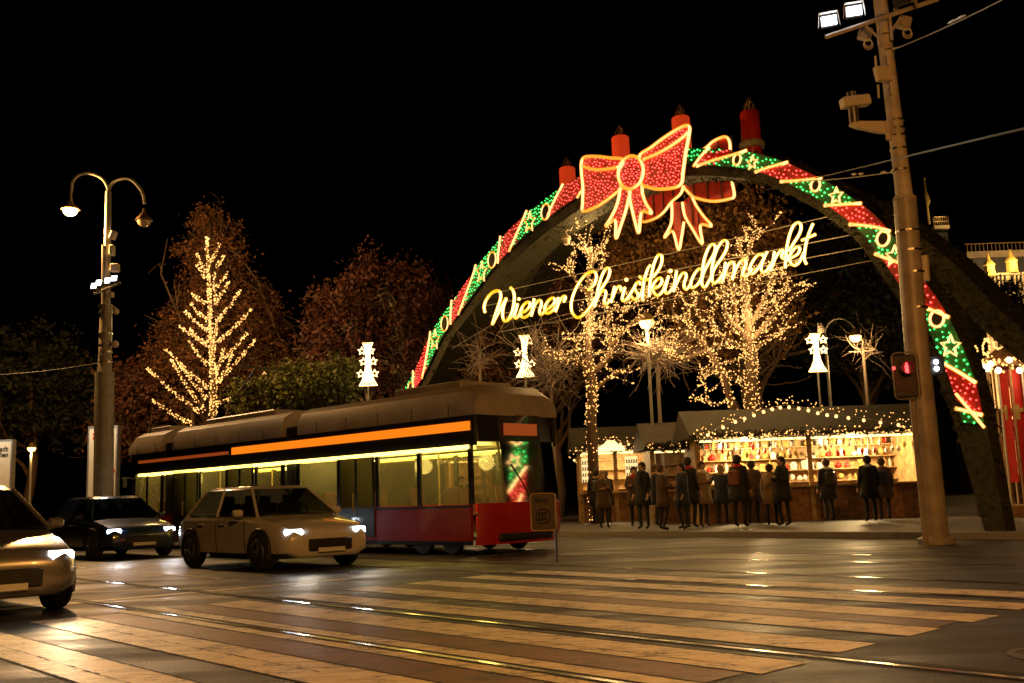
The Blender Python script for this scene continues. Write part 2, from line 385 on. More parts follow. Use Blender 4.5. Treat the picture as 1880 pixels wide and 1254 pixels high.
for i, (sa, sb__, t) in enumerate(((-9.5,-3.8,4.45),(-8,-4,5.4),(-11,-6,3.6),(-10,-5,2.6))): rough_strip(b, sa, sb__, t, t+.008, .0058, jit=.006, k=60, seed=90+i)
struct('stripe_joints', b, MT['groove'])
b = MB()
A, B = gz(-120, 1130), gz(640, 1063); dd = (B-A).normalized(); pn = Vector((-dd.y, dd.x, 0))
k = 60; g = rnd(9)
vs = [A+dd*((B-A).length*i/k)+pn*(.12+g.gauss(0,.008))+Vector((0,0,.004)) for i in range(k+1)]+[A+dd*((B-A).length*i/k)-pn*(.12+g.gauss(0,.008))+Vector((0,0,.004)) for i in range(k+1)]
b.add(vs, [(i, i+1, i+k+2, i+k+1) for i in range(k)])
for s0 in (-30, -24, -18): rough_strip(b, s0, s0+3, 7.2, 7.32, .0045, seed=int(-s0))
struct('stop_line', b, MT['white_paint'])
br = MB(); bgv = MB()
for t in (4.52, 5.97, 9.9, 11.33):
    for (o, wd, bb, z) in ((0, .055, br, .0075), (.06, .04, bgv, .0075), (-.045, .02, bgv, .0072)):
        sheet(bb, -120, 100, t+o-wd/2, t+o+wd/2, z)
struct('tram_rails', br, MT['rail']); struct('rail_grooves', bgv, MT['groove'])
# drain cover and a round manhole in the carriageway
b = MB(); mc = st(-2.6, 6.9, .0); b.lathe([(.33,.0005),(.33,.006),(.29,.006),(.28,.003),(.02,.003)], mc, 32)
for k_i in range(-3, 4): b.box(mc.x-.22, mc.x+.22, mc.y+k_i*.07-.01, mc.y+k_i*.07+.01, .003, .0065)
tag(obj('manhole_cover', b, MT['dark']), 'round iron manhole cover in the asphalt right of the crossing', 'manhole cover')
# dark repair seams in the asphalt
b = MB()
g = rnd(3)
for (s0, s1, t) in ((-3.6, 6, 6.1), (-3.5, 5, 5.05), (-26, -12, 3.1), (-24, -12.5, 8.9), (-3, 8, 8.4)):
    pts = []; tcur = t
    for i in range(60):
        tcur += g.gauss(0, .008); pts.append((s0+(s1-s0)*i/59, tcur))
    vs = [st(s, q-.012, .0048) for s, q in pts]+[st(s, q+.012, .0048) for s, q in pts]
    b.add(vs, [(i, i+1, i+61, i+60) for i in range(59)])
struct('asphalt_seams', b, MT['groove'])

# ------------------------------------------------------------------ foliage helpers
def leaves(name, m, pts_fn, count, size, seed, parent, aspect=.6):
    rs = np.random.RandomState(seed)
    c = pts_fn(rs, count); n = len(c)
    u = rs.normal(size=(n,3)); u /= np.linalg.norm(u,axis=1)[:,None]
    w_ = rs.normal(size=(n,3)); v = np.cross(u,w_); v /= np.linalg.norm(v,axis=1)[:,None]
    s = size*rs.uniform(.3,1.6,size=(n,1)); u = u*s; v = v*s*aspect
    V = np.stack([c-u, c+v, c+u, c-v],1).reshape(-1,3)
    me = bpy.data.meshes.new(name); me.vertices.add(n*4); me.vertices.foreach_set('co', V.ravel())
    me.loops.add(n*4); me.loops.foreach_set('vertex_index', np.arange(n*4)); me.polygons.add(n)
    me.polygons.foreach_set('loop_start', np.arange(n)*4); me.update(); me.validate()
    return obj(name, me, m, parent)
def crown_fn(blobs, clump=.35, per=40):
    """clumps spread towards the surface of a union of ellipsoids (centre, radii)"""
    def fn(rs, count):
        k = max(8, count//per); w_ = np.array([b_[1][0]*b_[1][2] for b_ in blobs]); w_ = w_/w_.sum()
        idx = rs.choice(len(blobs), k, p=w_); d = rs.normal(size=(k,3)); d /= np.linalg.norm(d,axis=1)[:,None]
        rad = rs.uniform(.25,1,size=(k,1))**.45*rs.uniform(.8,1.08,size=(k,1))
        cen = np.array([blobs[i][0] for i in idx]); rr = np.array([blobs[i][1] for i in idx])
        cc = cen+d*rad*rr
        return np.repeat(cc, per, 0)+rs.normal(size=(k*per,3))*clump*np.repeat(rs.uniform(.4,1.2,size=(k,1)), per, 0)
    return fn
def wander(a, b, g, n=7, amp=.12):
    a = Vector(a); b = Vector(b); L = (b-a).length; out = [a]; off = Vector((0,0,0))
    for i in range(1, n):
        off += Vector((g.gauss(0,1), g.gauss(0,1), g.gauss(0,.6)))*amp*L/n
        out.append(a.lerp(b, i/n)+off*(1-i/n*.3))
    out.append(b+off*.6); return out
def limbs(mb, base, top, rad, targets, g, twigs=6, tl=.9, low=.25):
    tr = wander(base, top, g, 8, .15)
    mb.tube(tr, [rad*(1-.75*i/8) for i in range(9)], 8)
    for t in targets:
        f = g.uniform(low, .95); i = min(7, int(f*8)); p = tr[i].lerp(tr[i+1], f*8-i)
        pa = wander(p, t, g, 6, .28); r0 = rad*(1-.7*f)*.5
        mb.tube(pa, [r0*(1-.85*j/6)+.004 for j in range(7)], 5)
        for _ in range(twigs):
            j = g.randint(2, 5); q = pa[j]; dv = (pa[j+1]-pa[j]).normalized()
            e = q+(dv+Vector((g.gauss(0,.6), g.gauss(0,.6), g.gauss(0,.5))))*tl*g.uniform(.5,1.2)
            pb = wander(q, e, g, 4, .3); mb.tube(pb, [r0*.35*(1-.7*z/4)+.003 for z in range(5)], 3, caps=False)
            for _ in range(2):
                q2 = pb[g.randint(1,4)]; e2 = q2+Vector((g.gauss(0,1), g.gauss(0,1), g.gauss(.2,.8)))*tl*.35
                mb.tube(wander(q2, e2, g, 2, .3), .004+r0*.08, 3, caps=False)
def inblob(blobs, g):
    c, r = g.choice(blobs); d = Vector((g.gauss(0,1), g.gauss(0,1), g.gauss(0,1))).normalized()*g.uniform(.6,.98)
    return Vector((c[0]+d.x*r[0], c[1]+d.y*r[1], c[2]+d.z*r[2]))
def blob(px, py, rx, rz, Y, ry=None):
    """ellipsoid given by where it stands in the photograph at a real distance Y"""
    p = gy(px, py, Y); k = Y/FPX; return (tuple(p), (rx*k, (ry if ry else rx)*k, rz*k))
def tree(name, label, blobs, bark, leaf, count, size, seed, nl=26, rad=.22, clump=.35, twigs=6, tl=1.0, cat='tree', group=None, per=40, low=.25):
    g = rnd(seed); c = Vector(blobs[0][0]); base = Vector((c.x, c.y, 0.0))
    top = c+Vector((0, 0, blobs[0][1][2]*.7))
    o = thing(name, base, label, cat, group)
    mb = MB(); limbs(mb, base, top, rad, [inblob(blobs, g) for _ in range(nl)], g, twigs, tl, low)
    obj('trunk', mb, bark, o, smooth=True)
    if count: leaves('crown', leaf, crown_fn(blobs, clump, per), count, size, seed, o)
    return o

# ------------------------------------------------------------------ the festive arch
FR = Vector((9.2, 20.0, 0)); FL = Vector((-4.8, 44.0, 0))
AD = (FL-FR).normalized(); AN = Vector((-AD.y, AD.x, 0))
if AN.y < 0: AN = -AN
UP = Vector((0, 0, 1))
def ap(px, py, k=0.0): return gpl(px, py, FR+AN*k, AN)
band = [(736,762,20),(744,735,20),(754,714,21),(774,678,23),(798,624,25),(816,594,26),(847,552,28),(884,500,30),(903,477,31),(936,441,33),(972,407,35),(1001,385,36),(1040,357,37),(1080,333,38),(1130,310,38),(1190,295,38),(1240,290,38),(1290,288,38),(1353,292,38),(1397,300,38),(1440,315,40),(1480,334,42),(1515,352,43),(1550,376,45),(1585,402,47),(1612,430,48),(1640,468,50),(1662,500,50),(1684,532,50),(1706,563,51),(1726,598,52),(1742,632,53),(1757,668,54),(1770,705,53),(1780,740,50),(1788,778,46)]
bc = cr(band, 8)
BP = []   # plane-space samples: centre, half width vector
for i, q in enumerate(bc):
    q = (q[0], q[1], q[2]*.84); bc[i] = q
    a = bc[max(i-1,0)]; c = bc[min(i+1,len(bc)-1)]; d = np.array([c[0]-a[0], c[1]-a[1]]); d = d/np.linalg.norm(d); nn = np.array([d[1], -d[0]])
    o1 = ap(q[0]+nn[0]*q[2]/2, q[1]+nn[1]*q[2]/2); o2 = ap(q[0]-nn[0]*q[2]/2, q[1]-nn[1]*q[2]/2)   # o1 outer (up/left..)
    BP.append((q[0], q[1], (o1+o2)/2, (o1-o2)/2))
def nearest(px, py): return min(range(len(BP)), key=lambda i: (BP[i][0]-px)**2+(BP[i][1]-py)**2)
def bpt(i, v, k=0.0):
    i = max(0, min(len(BP)-1.001, i)); j = int(i); f = i-j
    c = BP[j][2].lerp(BP[j+1][2], f); h = BP[j][3].lerp(BP[j+1][3], f); return c+h*v+AN*k
arch = thing('christmas_arch', (FR+FL)/2, 'huge arched market gateway outlined with red and green light ribbons over the entrance', 'gateway')
# greenery-clad front rib
def rib(name, centre, hw, hd):
    mb = MB(); vs = []; n = len(centre)
    for c, w1, d1 in zip(centre, hw, hd):
        for (a_, b_) in ((-1,-1),(1,-1),(1.0,1),(-1.0,1)): vs.append(c+w1*a_+AN*(d1*b_))
    fs = [(0,3,2,1), tuple((n-1)*4+q for q in range(4))]
    for i in range(n-1):
        for q in range(4): fs.append((i*4+q, i*4+(q+1)%4, (i+1)*4+(q+1)%4, (i+1)*4+q))
    mb.add(vs, fs)
    o = obj(name, mb, MT['needle'], arch)
    P = np.array([list(v) for v in vs]).reshape(n,4,3)
    def fn(rs, count):
        i = rs.randint(0, n-1, count); f = rs.uniform(size=(count,1)); q = rs.randint(0,4,count); h = rs.uniform(size=(count,1)); q2 = (q+1) % 4
        a = P[i,q]*(1-f)+P[i+1,q]*f; b_ = P[i,q2]*(1-f)+P[i+1,q2]*f
        return a*(1-h)+b_*h+rs.normal(size=(count,3))*.03
    leaves('fir_twigs', MT['needle'], fn, 9000, .075, len(name), o, .25)
    return o
idx = list(range(0, len(BP), 4))
def fdep(i): return .52 if i < len(BP)*.45 else .52-.36*min(1, (i-len(BP)*.45)/(len(BP)*.4))
fc = [BP[i][2]-BP[i][3]*.6+AN*(.1+fdep(i)) for i in idx]; fh = [BP[i][3]*1.5 for i in idx]; fd = [fdep(i) for i in idx]
for end in (0, -1):
    e0, e1 = (fc[0], fc[1]) if end == 0 else (fc[-1], fc[-2]); dv = (e0-e1).normalized()
    if dv.z > -.3: dv = Vector((dv.x, dv.y, -1)).normalized()
    pf = e0+dv*(e0.z/-dv.z)
    if end == 0: fc.insert(0, pf); fh.insert(0, fh[0]*.8); fd.insert(0, fd[0])
    else: fc.append(pf); fh.append(fh[-1]*.62); fd.append(fd[-1])
rib('front_rib', fc, fh, fd)
def rearrib(name, pts):
    q = cr(pts, 6); cen = []; hw = []
    for i, a in enumerate(q):
        c = ap(a[0], a[1], a[3]); p = q[max(i-1,0)]; n_ = q[min(i+1,len(q)-1)]
        d = (ap(n_[0], n_[1], n_[3])-ap(p[0], p[1], p[3])); d = (d-AN*d.dot(AN)).normalized()
        cen.append(c); hw.append(AN.cross(d).normalized()*a[2]*.34*(c.y/FPX))
    return rib(name, cen, hw, [.5]*len(cen))
rearrib('rear_rib_leg', [(942,770,52,5.6),(942,720,52,5.4),(943,660,52,5.1),(950,600,50,4.8),(968,550,46,4.4),(995,500,44,4.0),(1030,450,42,3.5),(1070,412,42,3.0),(1110,385,42,2.5),(1160,355,42,2.1)])
rearrib('rear_rib', [(1160,345,46,2.0),(1230,322,46,2.0),(1300,314,44,2.1),(1370,318,42,2.3),(1440,330,44,2.6),(1510,352,48,2.9),(1580,378,54,3.3),(1650,418,62,3.7),(1710,462,66,4.1),(1775,518,68,4.5),(1838,584,70,4.9),(1905,640,74,5.2),(1980,692,80,5.4),(2060,745,84,5.6)])
# ribbon panels, hoses, stars, rings
S = nearest
panels = [  # colour, start px point, end px point
 ('g',(736,762),(759,704)),('r',(759,704),(783,652)),('g',(783,652),(832,572)),('r',(832,572),(862,530)),('g',(862,530),(919,458)),('r',(919,458),(953,424)),
 ('g',(953,424),(1022,371)),('r',(1022,371),(1085,330)),('g',(1085,330),(1290,288)),('r',(1290,288),(1330,290)),('g',(1330,290),(1418,306)),('r',(1418,306),(1476,332)),
 ('g',(1476,332),(1550,376)),('r',(1550,376),(1598,415)),('g',(1598,415),(1648,480)),('r',(1648,480),(1708,566)),('g',(1708,566),(1763,684)),('r',(1763,684),(1783,755)),('g',(1783,755),(1788,778))]
def slant(i, w): return w*7
def star_pts(c, u, v, r, r2=.45, rot=0): return [c+(u*math.sin(rot+math.pi*j/5)+v*math.cos(rot+math.pi*j/5))*(r if j % 2 == 0 else r*r2) for j in range(10)]
gl = rnd(21)
for kc, p0, p1 in panels:
    i0, i1 = S(*p0), S(*p1)
    sl = min(5.5, (i1-i0)*.36)
    right = p0[0] > 1200
    sg = 1
    mb = MB(); vs = []; n = 8
    def pos(f, v):   # slanted ends
        return (i0+sl*v*sg) * (1-f) + (i1+sl*v*sg) * f
    for a in range(n+1):
        for v in (-1,-.33,.33,1): vs.append(bpt(pos(a/n, v), v, -.02))
    fs = [(a*4+q, a*4+q+1, a*4+q+5, a*4+q+4) for a in range(n) for q in range(3)]
    mb.add(vs, fs)
    o = obj('red_ribbon' if kc == 'r' else 'green_ribbon', mb, MT['ribbon_red' if kc == 'r' else 'ribbon_green'], arch)
    # lights
    A_ = bpt(i0, 0); Bq = bpt(i1, 0); L = sum((bpt(i0+(i1-i0)*(j+1)/8,0)-bpt(i0+(i1-i0)*j/8,0)).length for j in range(8)); W = BP[(i0+i1)//2][3].length*2
    lb = MB(); sp = .125
    got = []
    for _ in range(int(L*W/sp**2*3)):
        f, v = gl.uniform(.02,.98), gl.uniform(-.9,.9); c = bpt(pos(f, v), v, -.05)
        if all((c-e).length > sp*.8 for e in got):
            got.append(c)
    if got: string_obj('string_lights', chain([(c, gl.uniform(.02,.031)) for c in got]), 'led_red' if kc == 'r' else 'led_green', o)
    # gold light hose on the border
    if i0 > 3:
        hb = MB(); hb.tube([bpt(i0+sl*sg*v*1.15, v*1.15, -.07) for v in np.linspace(-1,1,7)], .046, 8); obj('light_hose', hb, MT['neon_thin'], arch, smooth=True)
hb = MB(); i0 = S(1786,765); hb.tube([ap(1755,723,-.1), ap(1807,785,-.1)], .036, 8); obj('light_hose', hb, MT['neon_thin'], arch)
for x, y in ((754,714),(816,594),(903,477),(1001.5,389),(1353,293),(1497,340),(1621,438),(1720,585)):
    i = S(x, y); c = ap(x, y, -.1); hw = BP[i][3]; r = hw.length*.62
    u = hw.normalized(); v = AN.cross(u).normalized()
    hb = MB(); hb.tube([c+(u*math.cos(a)+v*math.sin(a))*r for a in np.linspace(0, 2*math.pi, 25)[:-1]], .036, 8, closed=True); obj('light_ring', hb, MT['neon_thin'], arch, smooth=True)
    hb = MB(); hb.prism([c+(u*math.cos(a)+v*math.sin(a))*(r-.04) for a in np.linspace(0, 2*math.pi, 21)[:-1]], .03, AN); obj('ring_disc', hb, MT['needle'], arch)
for x, y in ((738,752),(798,624),(884,500),(972,408),(1381,299),(1535,360),(1642,470),(1745,636)):
    i = S(x, y); c = ap(x, y, -.12); r = BP[i][3].length*.85
    u = AD*-1; q = star_pts(c, u, UP, r, rot=.15)
    hb = MB(); hb.tube(q, .03, 6, closed=True); obj('light_star', hb, MT['neon_thin'], arch)
# candles
for (x, y0, y1, wd, m, k) in ((1043,308,352,31,'candle_painted_glow',.6),(1141,251,300,34,'candle_painted_glow',.6),(1254,214,290,35,'candle_painted_glow',.6),(1380,204,262,37,'candle',.6)):
    p1 = ap(x, y1, k); p0 = ap(x, y0, k); r = wd/2*p1.y/FPX; h = p0.z-p1.z
    low = .5
    c_ = thing('candle', p1, 'x', 'candle')
    tag(c_, {1043:'bright red candle with unlit wire flame, lowest of the four on the arch', 1141:'orange red candle standing on the arch behind the left loop of the front bow', 1254:'orange red candle rising behind the upper tip of the front bow', 1380:'dark red candle on a pale round base, highest and rightmost on the arch'}[x], 'candle', 'candles on the arch')
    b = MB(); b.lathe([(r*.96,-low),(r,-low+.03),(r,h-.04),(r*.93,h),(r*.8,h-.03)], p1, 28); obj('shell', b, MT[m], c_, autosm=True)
    b = MB(); q = r*1.32; b.lathe([(q*.9,-.16),(q,-.1),(q,-.02),(q*.95,.02),(r,.03)], Vector(p1)-Vector((0,0,.02)), 28); obj('base', b, MT['candle_base'], c_, autosm=True)
    b = MB(); t0 = Vector((p1.x, p1.y, p1.z+h))
    for s_ in range(6):
        a = s_*math.pi/3; b.tube([t0+Vector((math.cos(a)*rr_, math.sin(a)*rr_, zz)) for rr_, zz in ((.05,-.02),(.13,.08),(.14,.16),(.08,.28),(.02,.4))], .014, 5)
    b.tube([t0, t0+Vector((.01,0,.22))], .03, 6); obj('flame', b, MT['flame'], c_)
# bows  (zoom picture coordinates -> photo)
def z4(p): return (980+p[0]/3.483, 160+p[1]/3.483)
def poly(pts, k, smooth=5):
    return [ap(*z4(p), k) for p in cr(pts, smooth, closed=True)]
def bow(label, k, shapes, hoses, lights, name='ribbon_bow'):
    c = ap(*z4(shapes[0][1][0]), k); o = thing(name, c, label, 'bow', 'ribbon bows on the arch')
    g = rnd(int(k*10)+50)
    for nm, pts, sm in shapes:
        pp = [tuple(q) for q in (cr(pts, 5, closed=True) if sm else pts)]
        w3 = [ap(*z4(p), k) for p in pp]
        b = MB(); b.prism(w3, .06, AN); s = obj(nm, b, MT['ribbon_red'] if lights else MT['bow_back'], o)
        if lights:
            # dots inside polygon
            xs = [p[0] for p in pp]; ys = [p[1] for p in pp]; got = []; lb = MB()
            def inside(x, y):
                r_ = False; j = len(pp)-1
                for i in range(len(pp)):
                    if (pp[i][1] > y) != (pp[j][1] > y) and x < (pp[j][0]-pp[i][0])*(y-pp[i][1])/(pp[j][1]-pp[i][1])+pp[i][0]: r_ = not r_
                    j = i
                return r_
            area = (max(xs)-min(xs))*(max(ys)-min(ys))
            for _ in range(int(area/260*4)):
                x, y = g.uniform(min(xs), max(xs)), g.uniform(min(ys), max(ys))
                if inside(x, y) and all((x-e[0])**2+(y-e[1])**2 > 16.5**2 for e in got):
                    got.append((x, y))
            string_obj('string_lights', chain([(ap(*z4(c_), k-.04), g.uniform(.022,.034)) for c_ in got]), 'led_red', s)
        else:
            b = MB(); xs = [p.x for p in w3]
            cx = sum((p for p in w3), Vector())/len(w3)
            for f in (-.6,-.2,.2,.6):
                ext = max(abs((p-cx).dot(AD)) for p in w3)
                q = [p for p in w3 if abs((p-cx).dot(AD)-f*ext) < ext*.22]
                if len(q) > 1:
                    lo = min(q, key=lambda p: p.z); hi = max(q, key=lambda p: p.z)
                    mid = cx+AD*f*ext
                    obj('frame_bar', MB().tube([Vector((mid.x, mid.y, lo.z+.03))-AN*.03, Vector((mid.x, mid.y, hi.z-.03))-AN*.03], .02, 5), MT['dark'], s)
    for pts, cl in hoses:
        b = MB(); b.tube([ap(*z4(p), k-.07) for p in cr(pts, 6, closed=cl)], .056, 10, closed=cl); obj('light_hose', b, MT['neon_thin'], o, smooth=True)
    return o
LL = [(575,468),(480,452),(400,443),(330,446),(306,475),(304,540),(314,640),(312,740),(316,793),(400,765),(470,720),(530,672),(560,640),(540,560)]
RL = [(676,440),(750,385),(830,325),(920,268),(975,246),(996,262),(990,320),(970,430),(955,540),(945,612),(900,642),(800,652),(735,640),(685,615),(700,520)]
KN = [(620+80*math.cos(a)+8*math.sin(a)*-1, 545+105*math.sin(a)) for a in np.linspace(0, 2*math.pi, 15)[:-1]]
T1 = [(552,640),(545,700),(525,770),(490,840),(460,890),(520,850),(525,967),(555,890),(585,800),(605,720),(612,660)]
T2 = [(612,660),(615,720),(630,790),(650,870),(672,930),(690,800),(752,806),(715,740),(695,680),(684,615)]
bow('big red bow studded with pink lights and gold outline on the front of the arch', -.75,
    [('left_loop', LL, True), ('right_loop', RL, True), ('tail', T1, False), ('tail', T2, False)],
    [(LL, True), (RL, True), (T1+[T1[0]], False), (T2+[T2[0]], False), ([(306,502),(370,524),(450,526),(545,510)], False), ([(700,462),(800,420),(900,360),(988,292)], False)], True)
kb = [x for x in bpy.data.objects if x.name.startswith('ribbon_bow')][0]
b = MB(); b.prism([ap(*z4(p), -.83) for p in KN], .06, AN); kn = obj('knot', b, MT['ribbon_red'], kb)
g = rnd(77); lb = MB(); got = []
for _ in range(1500):
    x, y = g.uniform(540,700), g.uniform(440,650)
    if ((x-620)/74)**2+((y-545)/98)**2 < 1 and all((x-e[0])**2+(y-e[1])**2 > 16**2 for e in got): got.append((x, y))
string_obj('string_lights', chain([(ap(*z4(c_), -.87), g.uniform(.022,.034)) for c_ in got]), 'led_red', kn)
b = MB(); b.tube([ap(*z4(p), -.9) for p in cr(KN, 3, closed=True)], .056, 10, closed=True); obj('light_hose', b, MT['neon_thin'], kb, smooth=True)
RB = [(960,470),(1090,395),(1150,345),(1220,318),(1250,345),(1256,410),(1256,500),(1262,580),(1282,690),(1250,715),(1150,730),(1060,715),(1005,690),(940,600)]
RLb = [(940,520),(860,580),(740,640),(672,690),(672,780),(690,858),(770,842),(830,800),(880,735),(950,660)]
RT1 = [(880,735),(884,800),(876,880),(835,962),(888,922),(925,1040),(945,960),(960,860),(950,735)]
RT2 = [(950,735),(965,820),(1010,900),(1077,1002),(1066,884),(1136,888),(1090,830),(1040,760),(1008,690)]
bow('plain backlit red bow seen from behind under the top of the arch', 3.0,
    [('right_loop', RB, True), ('left_loop', RLb, True), ('tail', RT1, False), ('tail', RT2, False)],
    [(RB, True), (RLb, True), (RT1[:-1], False), (RT2, False)], False)

# ------------------------------------------------------------------ neon script sign
sign = thing('script_sign', ap(1190, 540), 'glowing golden handwritten sign reading Wiener Christkindlmarkt hung on wires across the arch', 'sign')
ZA = (880,500,8.545); ZB = (1040,450,8.359); ZC = (1220,420,9.644); ZD = (1360,390,8.956)
strokes = [
 ('w', ZA, [[(90,630),(75,540),(110,430),(190,330),(270,290),(325,310),(335,400),(300,520),(240,700),(202,818)],[(202,818),(270,690),(350,540),(400,440),(425,410)],[(425,410),(385,520),(365,640),(375,730),(410,765),(460,730),(510,630),(540,500),(550,380),(530,290),(490,240)]]),
 ('i', ZA, [[(440,750),(520,690),(570,600),(600,490)],[(600,490),(575,590),(550,680),(570,720),(610,690),(640,640)]]),
 ('e', ZA, [[(640,640),(720,610),(790,530),(790,480),(750,470),(690,520),(650,610),(660,690),(710,705),(780,660),(830,600)]]),
 ('n', ZA, [[(860,410),(840,520),(815,690)],[(818,670),(860,540),(920,450),(965,450),(970,520),(945,600),(960,660),(1000,640),(1040,590)]]),
 ('e', ZA, [[(1040,590),(1110,550),(1175,480),(1180,420),(1140,405),(1080,450),(1030,540),(1030,620),(1080,640),(1150,600),(1200,540)]]),
 ('r', ZA, [[(1240,390),(1225,500),(1195,620)],[(1210,580),(1250,470),(1310,385),(1345,380),(1350,410),(1325,460)]]),
 ('c', ZB, [[(330,690),(420,610),(460,500),(440,420),(390,410),(300,450),(200,570),(120,720),(75,880),(80,1010),(130,1090),(190,1110),(280,1050),(380,920),(450,800)]]),
 ('h', ZB, [[(430,950),(460,800),(490,650),(540,480),(600,370),(640,355),(665,400),(640,500),(570,620),(490,740)],[(450,880),(500,760),(560,700),(600,710),(600,780),(580,850),(595,900),(630,890),(670,840)]]),
 ('r', ZB, [[(740,630),(715,740),(685,885)],[(700,830),(740,720),(790,640),(830,645),(835,700)]]),
 ('i', ZB, [[(835,700),(870,690),(900,650)],[(900,650),(870,750),(855,830),(880,855),(930,820),(980,750)]]),
 ('s', ZB, [[(980,750),(1040,650),(1080,580),(1125,570),(1135,610)],[(1070,590),(1045,650),(1070,710),(1100,755),(1090,810),(1040,830),(995,790)],[(1080,820),(1130,770),(1165,690)]]),
 ('t', ZB, [[(1290,310),(1250,360),(1210,480),(1180,620),(1165,840)],[(1120,480),(1170,525),(1240,530),(1310,500)]]),
 ('k', ZB, [[(1270,790),(1275,640),(1300,480),(1340,300),(1390,180),(1430,150),(1465,180),(1455,290),(1400,400),(1330,490)],[(1290,700),(1340,590),(1400,520),(1450,510),(1465,560),(1420,630),(1320,680)],[(1320,690),(1370,760),(1420,765),(1480,700),(1520,600),(1570,470)]]),
 ('i', ZB, [[(1570,470),(1530,600),(1510,700),(1540,740),(1590,710),(1640,640)]]),
 ('n', ZC, [[(215,740),(190,900),(160,1120)],[(170,1070),(230,930),(310,800),(370,790),(385,850),(350,960),(350,1040),(385,1070),(430,1030),(470,960)]]),
 ('d', ZC, [[(690,750),(620,710),(560,760),(500,860),(465,970),(480,1040),(530,1030),(600,970),(660,850),(690,740)],[(650,960),(670,780),(700,560),(760,380),(820,290),(870,280),(900,330),(880,430),(810,560),(720,720),(670,850),(660,960),(690,1030),(740,1010),(790,920),(830,850)]]),
 ('l', ZC, [[(830,850),(840,700),(880,500),(940,340),(1020,230),(1080,210),(1115,260),(1090,380),(1010,520),(900,680),(850,790),(840,890),(860,950),(910,950),(980,880),(1040,790)]]),
 ('m', ZC, [[(1080,590),(1060,740),(1030,940)],[(1040,880),(1080,740),(1140,620),(1200,590),(1235,640),(1230,760),(1200,900)],[(1215,840),(1270,700),(1350,580),(1420,560),(1445,620),(1400,730),(1385,800),(1430,840),(1500,790),(1550,700)]]),
 ('a', ZD, [[(370,700),(290,700),(220,770),(160,880),(150,980),(190,1010),(260,950),(340,830),(400,710),(435,645)],[(400,710),(350,840),(335,930),(360,980),(410,970),(460,910),(510,820)]]),
 ('r', ZD, [[(555,640),(535,770),(495,960)],[(510,900),(560,770),(620,670),(670,620),(700,650),(670,720),(700,755),(745,720)]]),
 ('k', ZD, [[(730,915),(740,750),(760,560),(800,380),(860,230),(930,170),(980,190),(990,270),(950,380),(860,520),(790,640)],[(750,800),(820,680),(890,590),(950,570),(970,610),(930,690),(820,750)],[(800,770),(830,840),(890,870),(960,820),(1010,720),(1045,650)]]),
 ('t', ZD, [[(1190,180),(1130,320),(1080,480),(1050,660),(1045,770),(1080,850)],[(1000,460),(1120,410),(1230,360)]]),
]
for nm, (zx, zy, zs), ss in strokes:
    b = MB()
    for s in ss:
        pts = [ap(zx+p[0]/zs, zy+p[1]/zs, .1) for p in cr(s, 6)]
        r = pts[0].y/FPX*4.6*.5*1.42
        b.tube(pts, r, 10)
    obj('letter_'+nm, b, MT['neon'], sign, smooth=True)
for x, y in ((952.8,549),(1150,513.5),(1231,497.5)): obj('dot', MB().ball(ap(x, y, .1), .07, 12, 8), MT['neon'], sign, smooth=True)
def cable(name, pts, r, parent=None, m='wire', label=None, cat='cable', group=None):
    b = MB(); b.tube(pts, r, 5); o = obj(name, b, MT[m], parent)
    return tag(o, label, cat, group) if parent is None else o
for (x0,y0,x1,y1) in ((878,545,1562,388),(888,562,1600,424),(900,580,1600,452),(915,610,1644,470)):
    cable('support_wire', [ap(x0, y0, .14), ap((x0+x1)/2, (y0+y1)/2+1, .14), ap(x1, y1, .14)], .012, sign)
lampY = [(930,565),(1060,545),(1180,515),(1300,490),(1400,465),(1480,440)]
for x, y in lampY: lamp('POINT', ap(x, y, -.5), 45, (1,.55,.15), sign, radius=.4, name='sign_glow')

# security camera dome hanging from the arch, small box camera
dome = thing('dome_camera', ap(1040, 440, .5), 'white dome security camera hanging from a curved arm under the left of the arch', 'camera')
c = ap(1040, 440, .5); k_ = c.y/FPX
b = MB(); b.lathe([(.5*k_, -11*k_), (6*k_, -9*k_), (6.5*k_, 0), (9*k_, 1*k_), (8*k_, 6*k_), (3*k_, 9*k_), (2*k_, 12*k_)], c, 20); obj('housing', b, MT['ivory'], dome, autosm=True)
b = MB(); b.tube([c+Vector((0,0,11*k_)), c+Vector((0,0,16*k_)), c+Vector((3*k_,0,19*k_)), c+Vector((8*k_,0,17*k_)), c+Vector((12*k_,0,24*k_))], 1.3*k_, 8); obj('bracket', b, MT['ivory'], dome)

# ------------------------------------------------------------------ left street lamp
PY = 34.0
def lp(px, py, dy=0): return gy(px, py, PY+dy)
base = Vector((-13.75, PY, 0)); kk = PY/FPX
L1 = thing('street_lamp', base, 'tall grey street lamp with two curved arms, left lantern lit and right one off', 'street lamp')
def straight(a, b_, t): return a.lerp(b_, t)
top = lp(199, 348); foot = Vector((top.x+.14, PY, 0))
b = MB(); b.tube([foot, lp(192,684)], [.33,.31], 20); b.lathe([(.36,0),(.36,.1),(.33,.14)], foot, 20); obj('pole_base', b, MT['pole'], L1, autosm=True)
b = MB(); b.tube([lp(192,684), lp(193,640), lp(195,560)], [.23,.21,.2], 16); b.tube([lp(195,560), lp(199,352)], [.13,.10], 12); obj('pole', b, MT['pole'], L1, autosm=True)
b = MB(); b.tube([lp(*p) for p in cr([(199,358),(198,345),(190,330),(175,321),(158,318),(142,323),(133,335),(131,350)],4)], .055, 8); obj('arm', b, MT['pole'], L1, smooth=True)
b = MB(); b.tube([lp(*p) for p in cr([(199,358),(201,345),(209,334),(225,328),(240,330),(254,342),(263,358),(265,374)],4)], .055, 8); obj('arm', b, MT['pole'], L1, smooth=True)
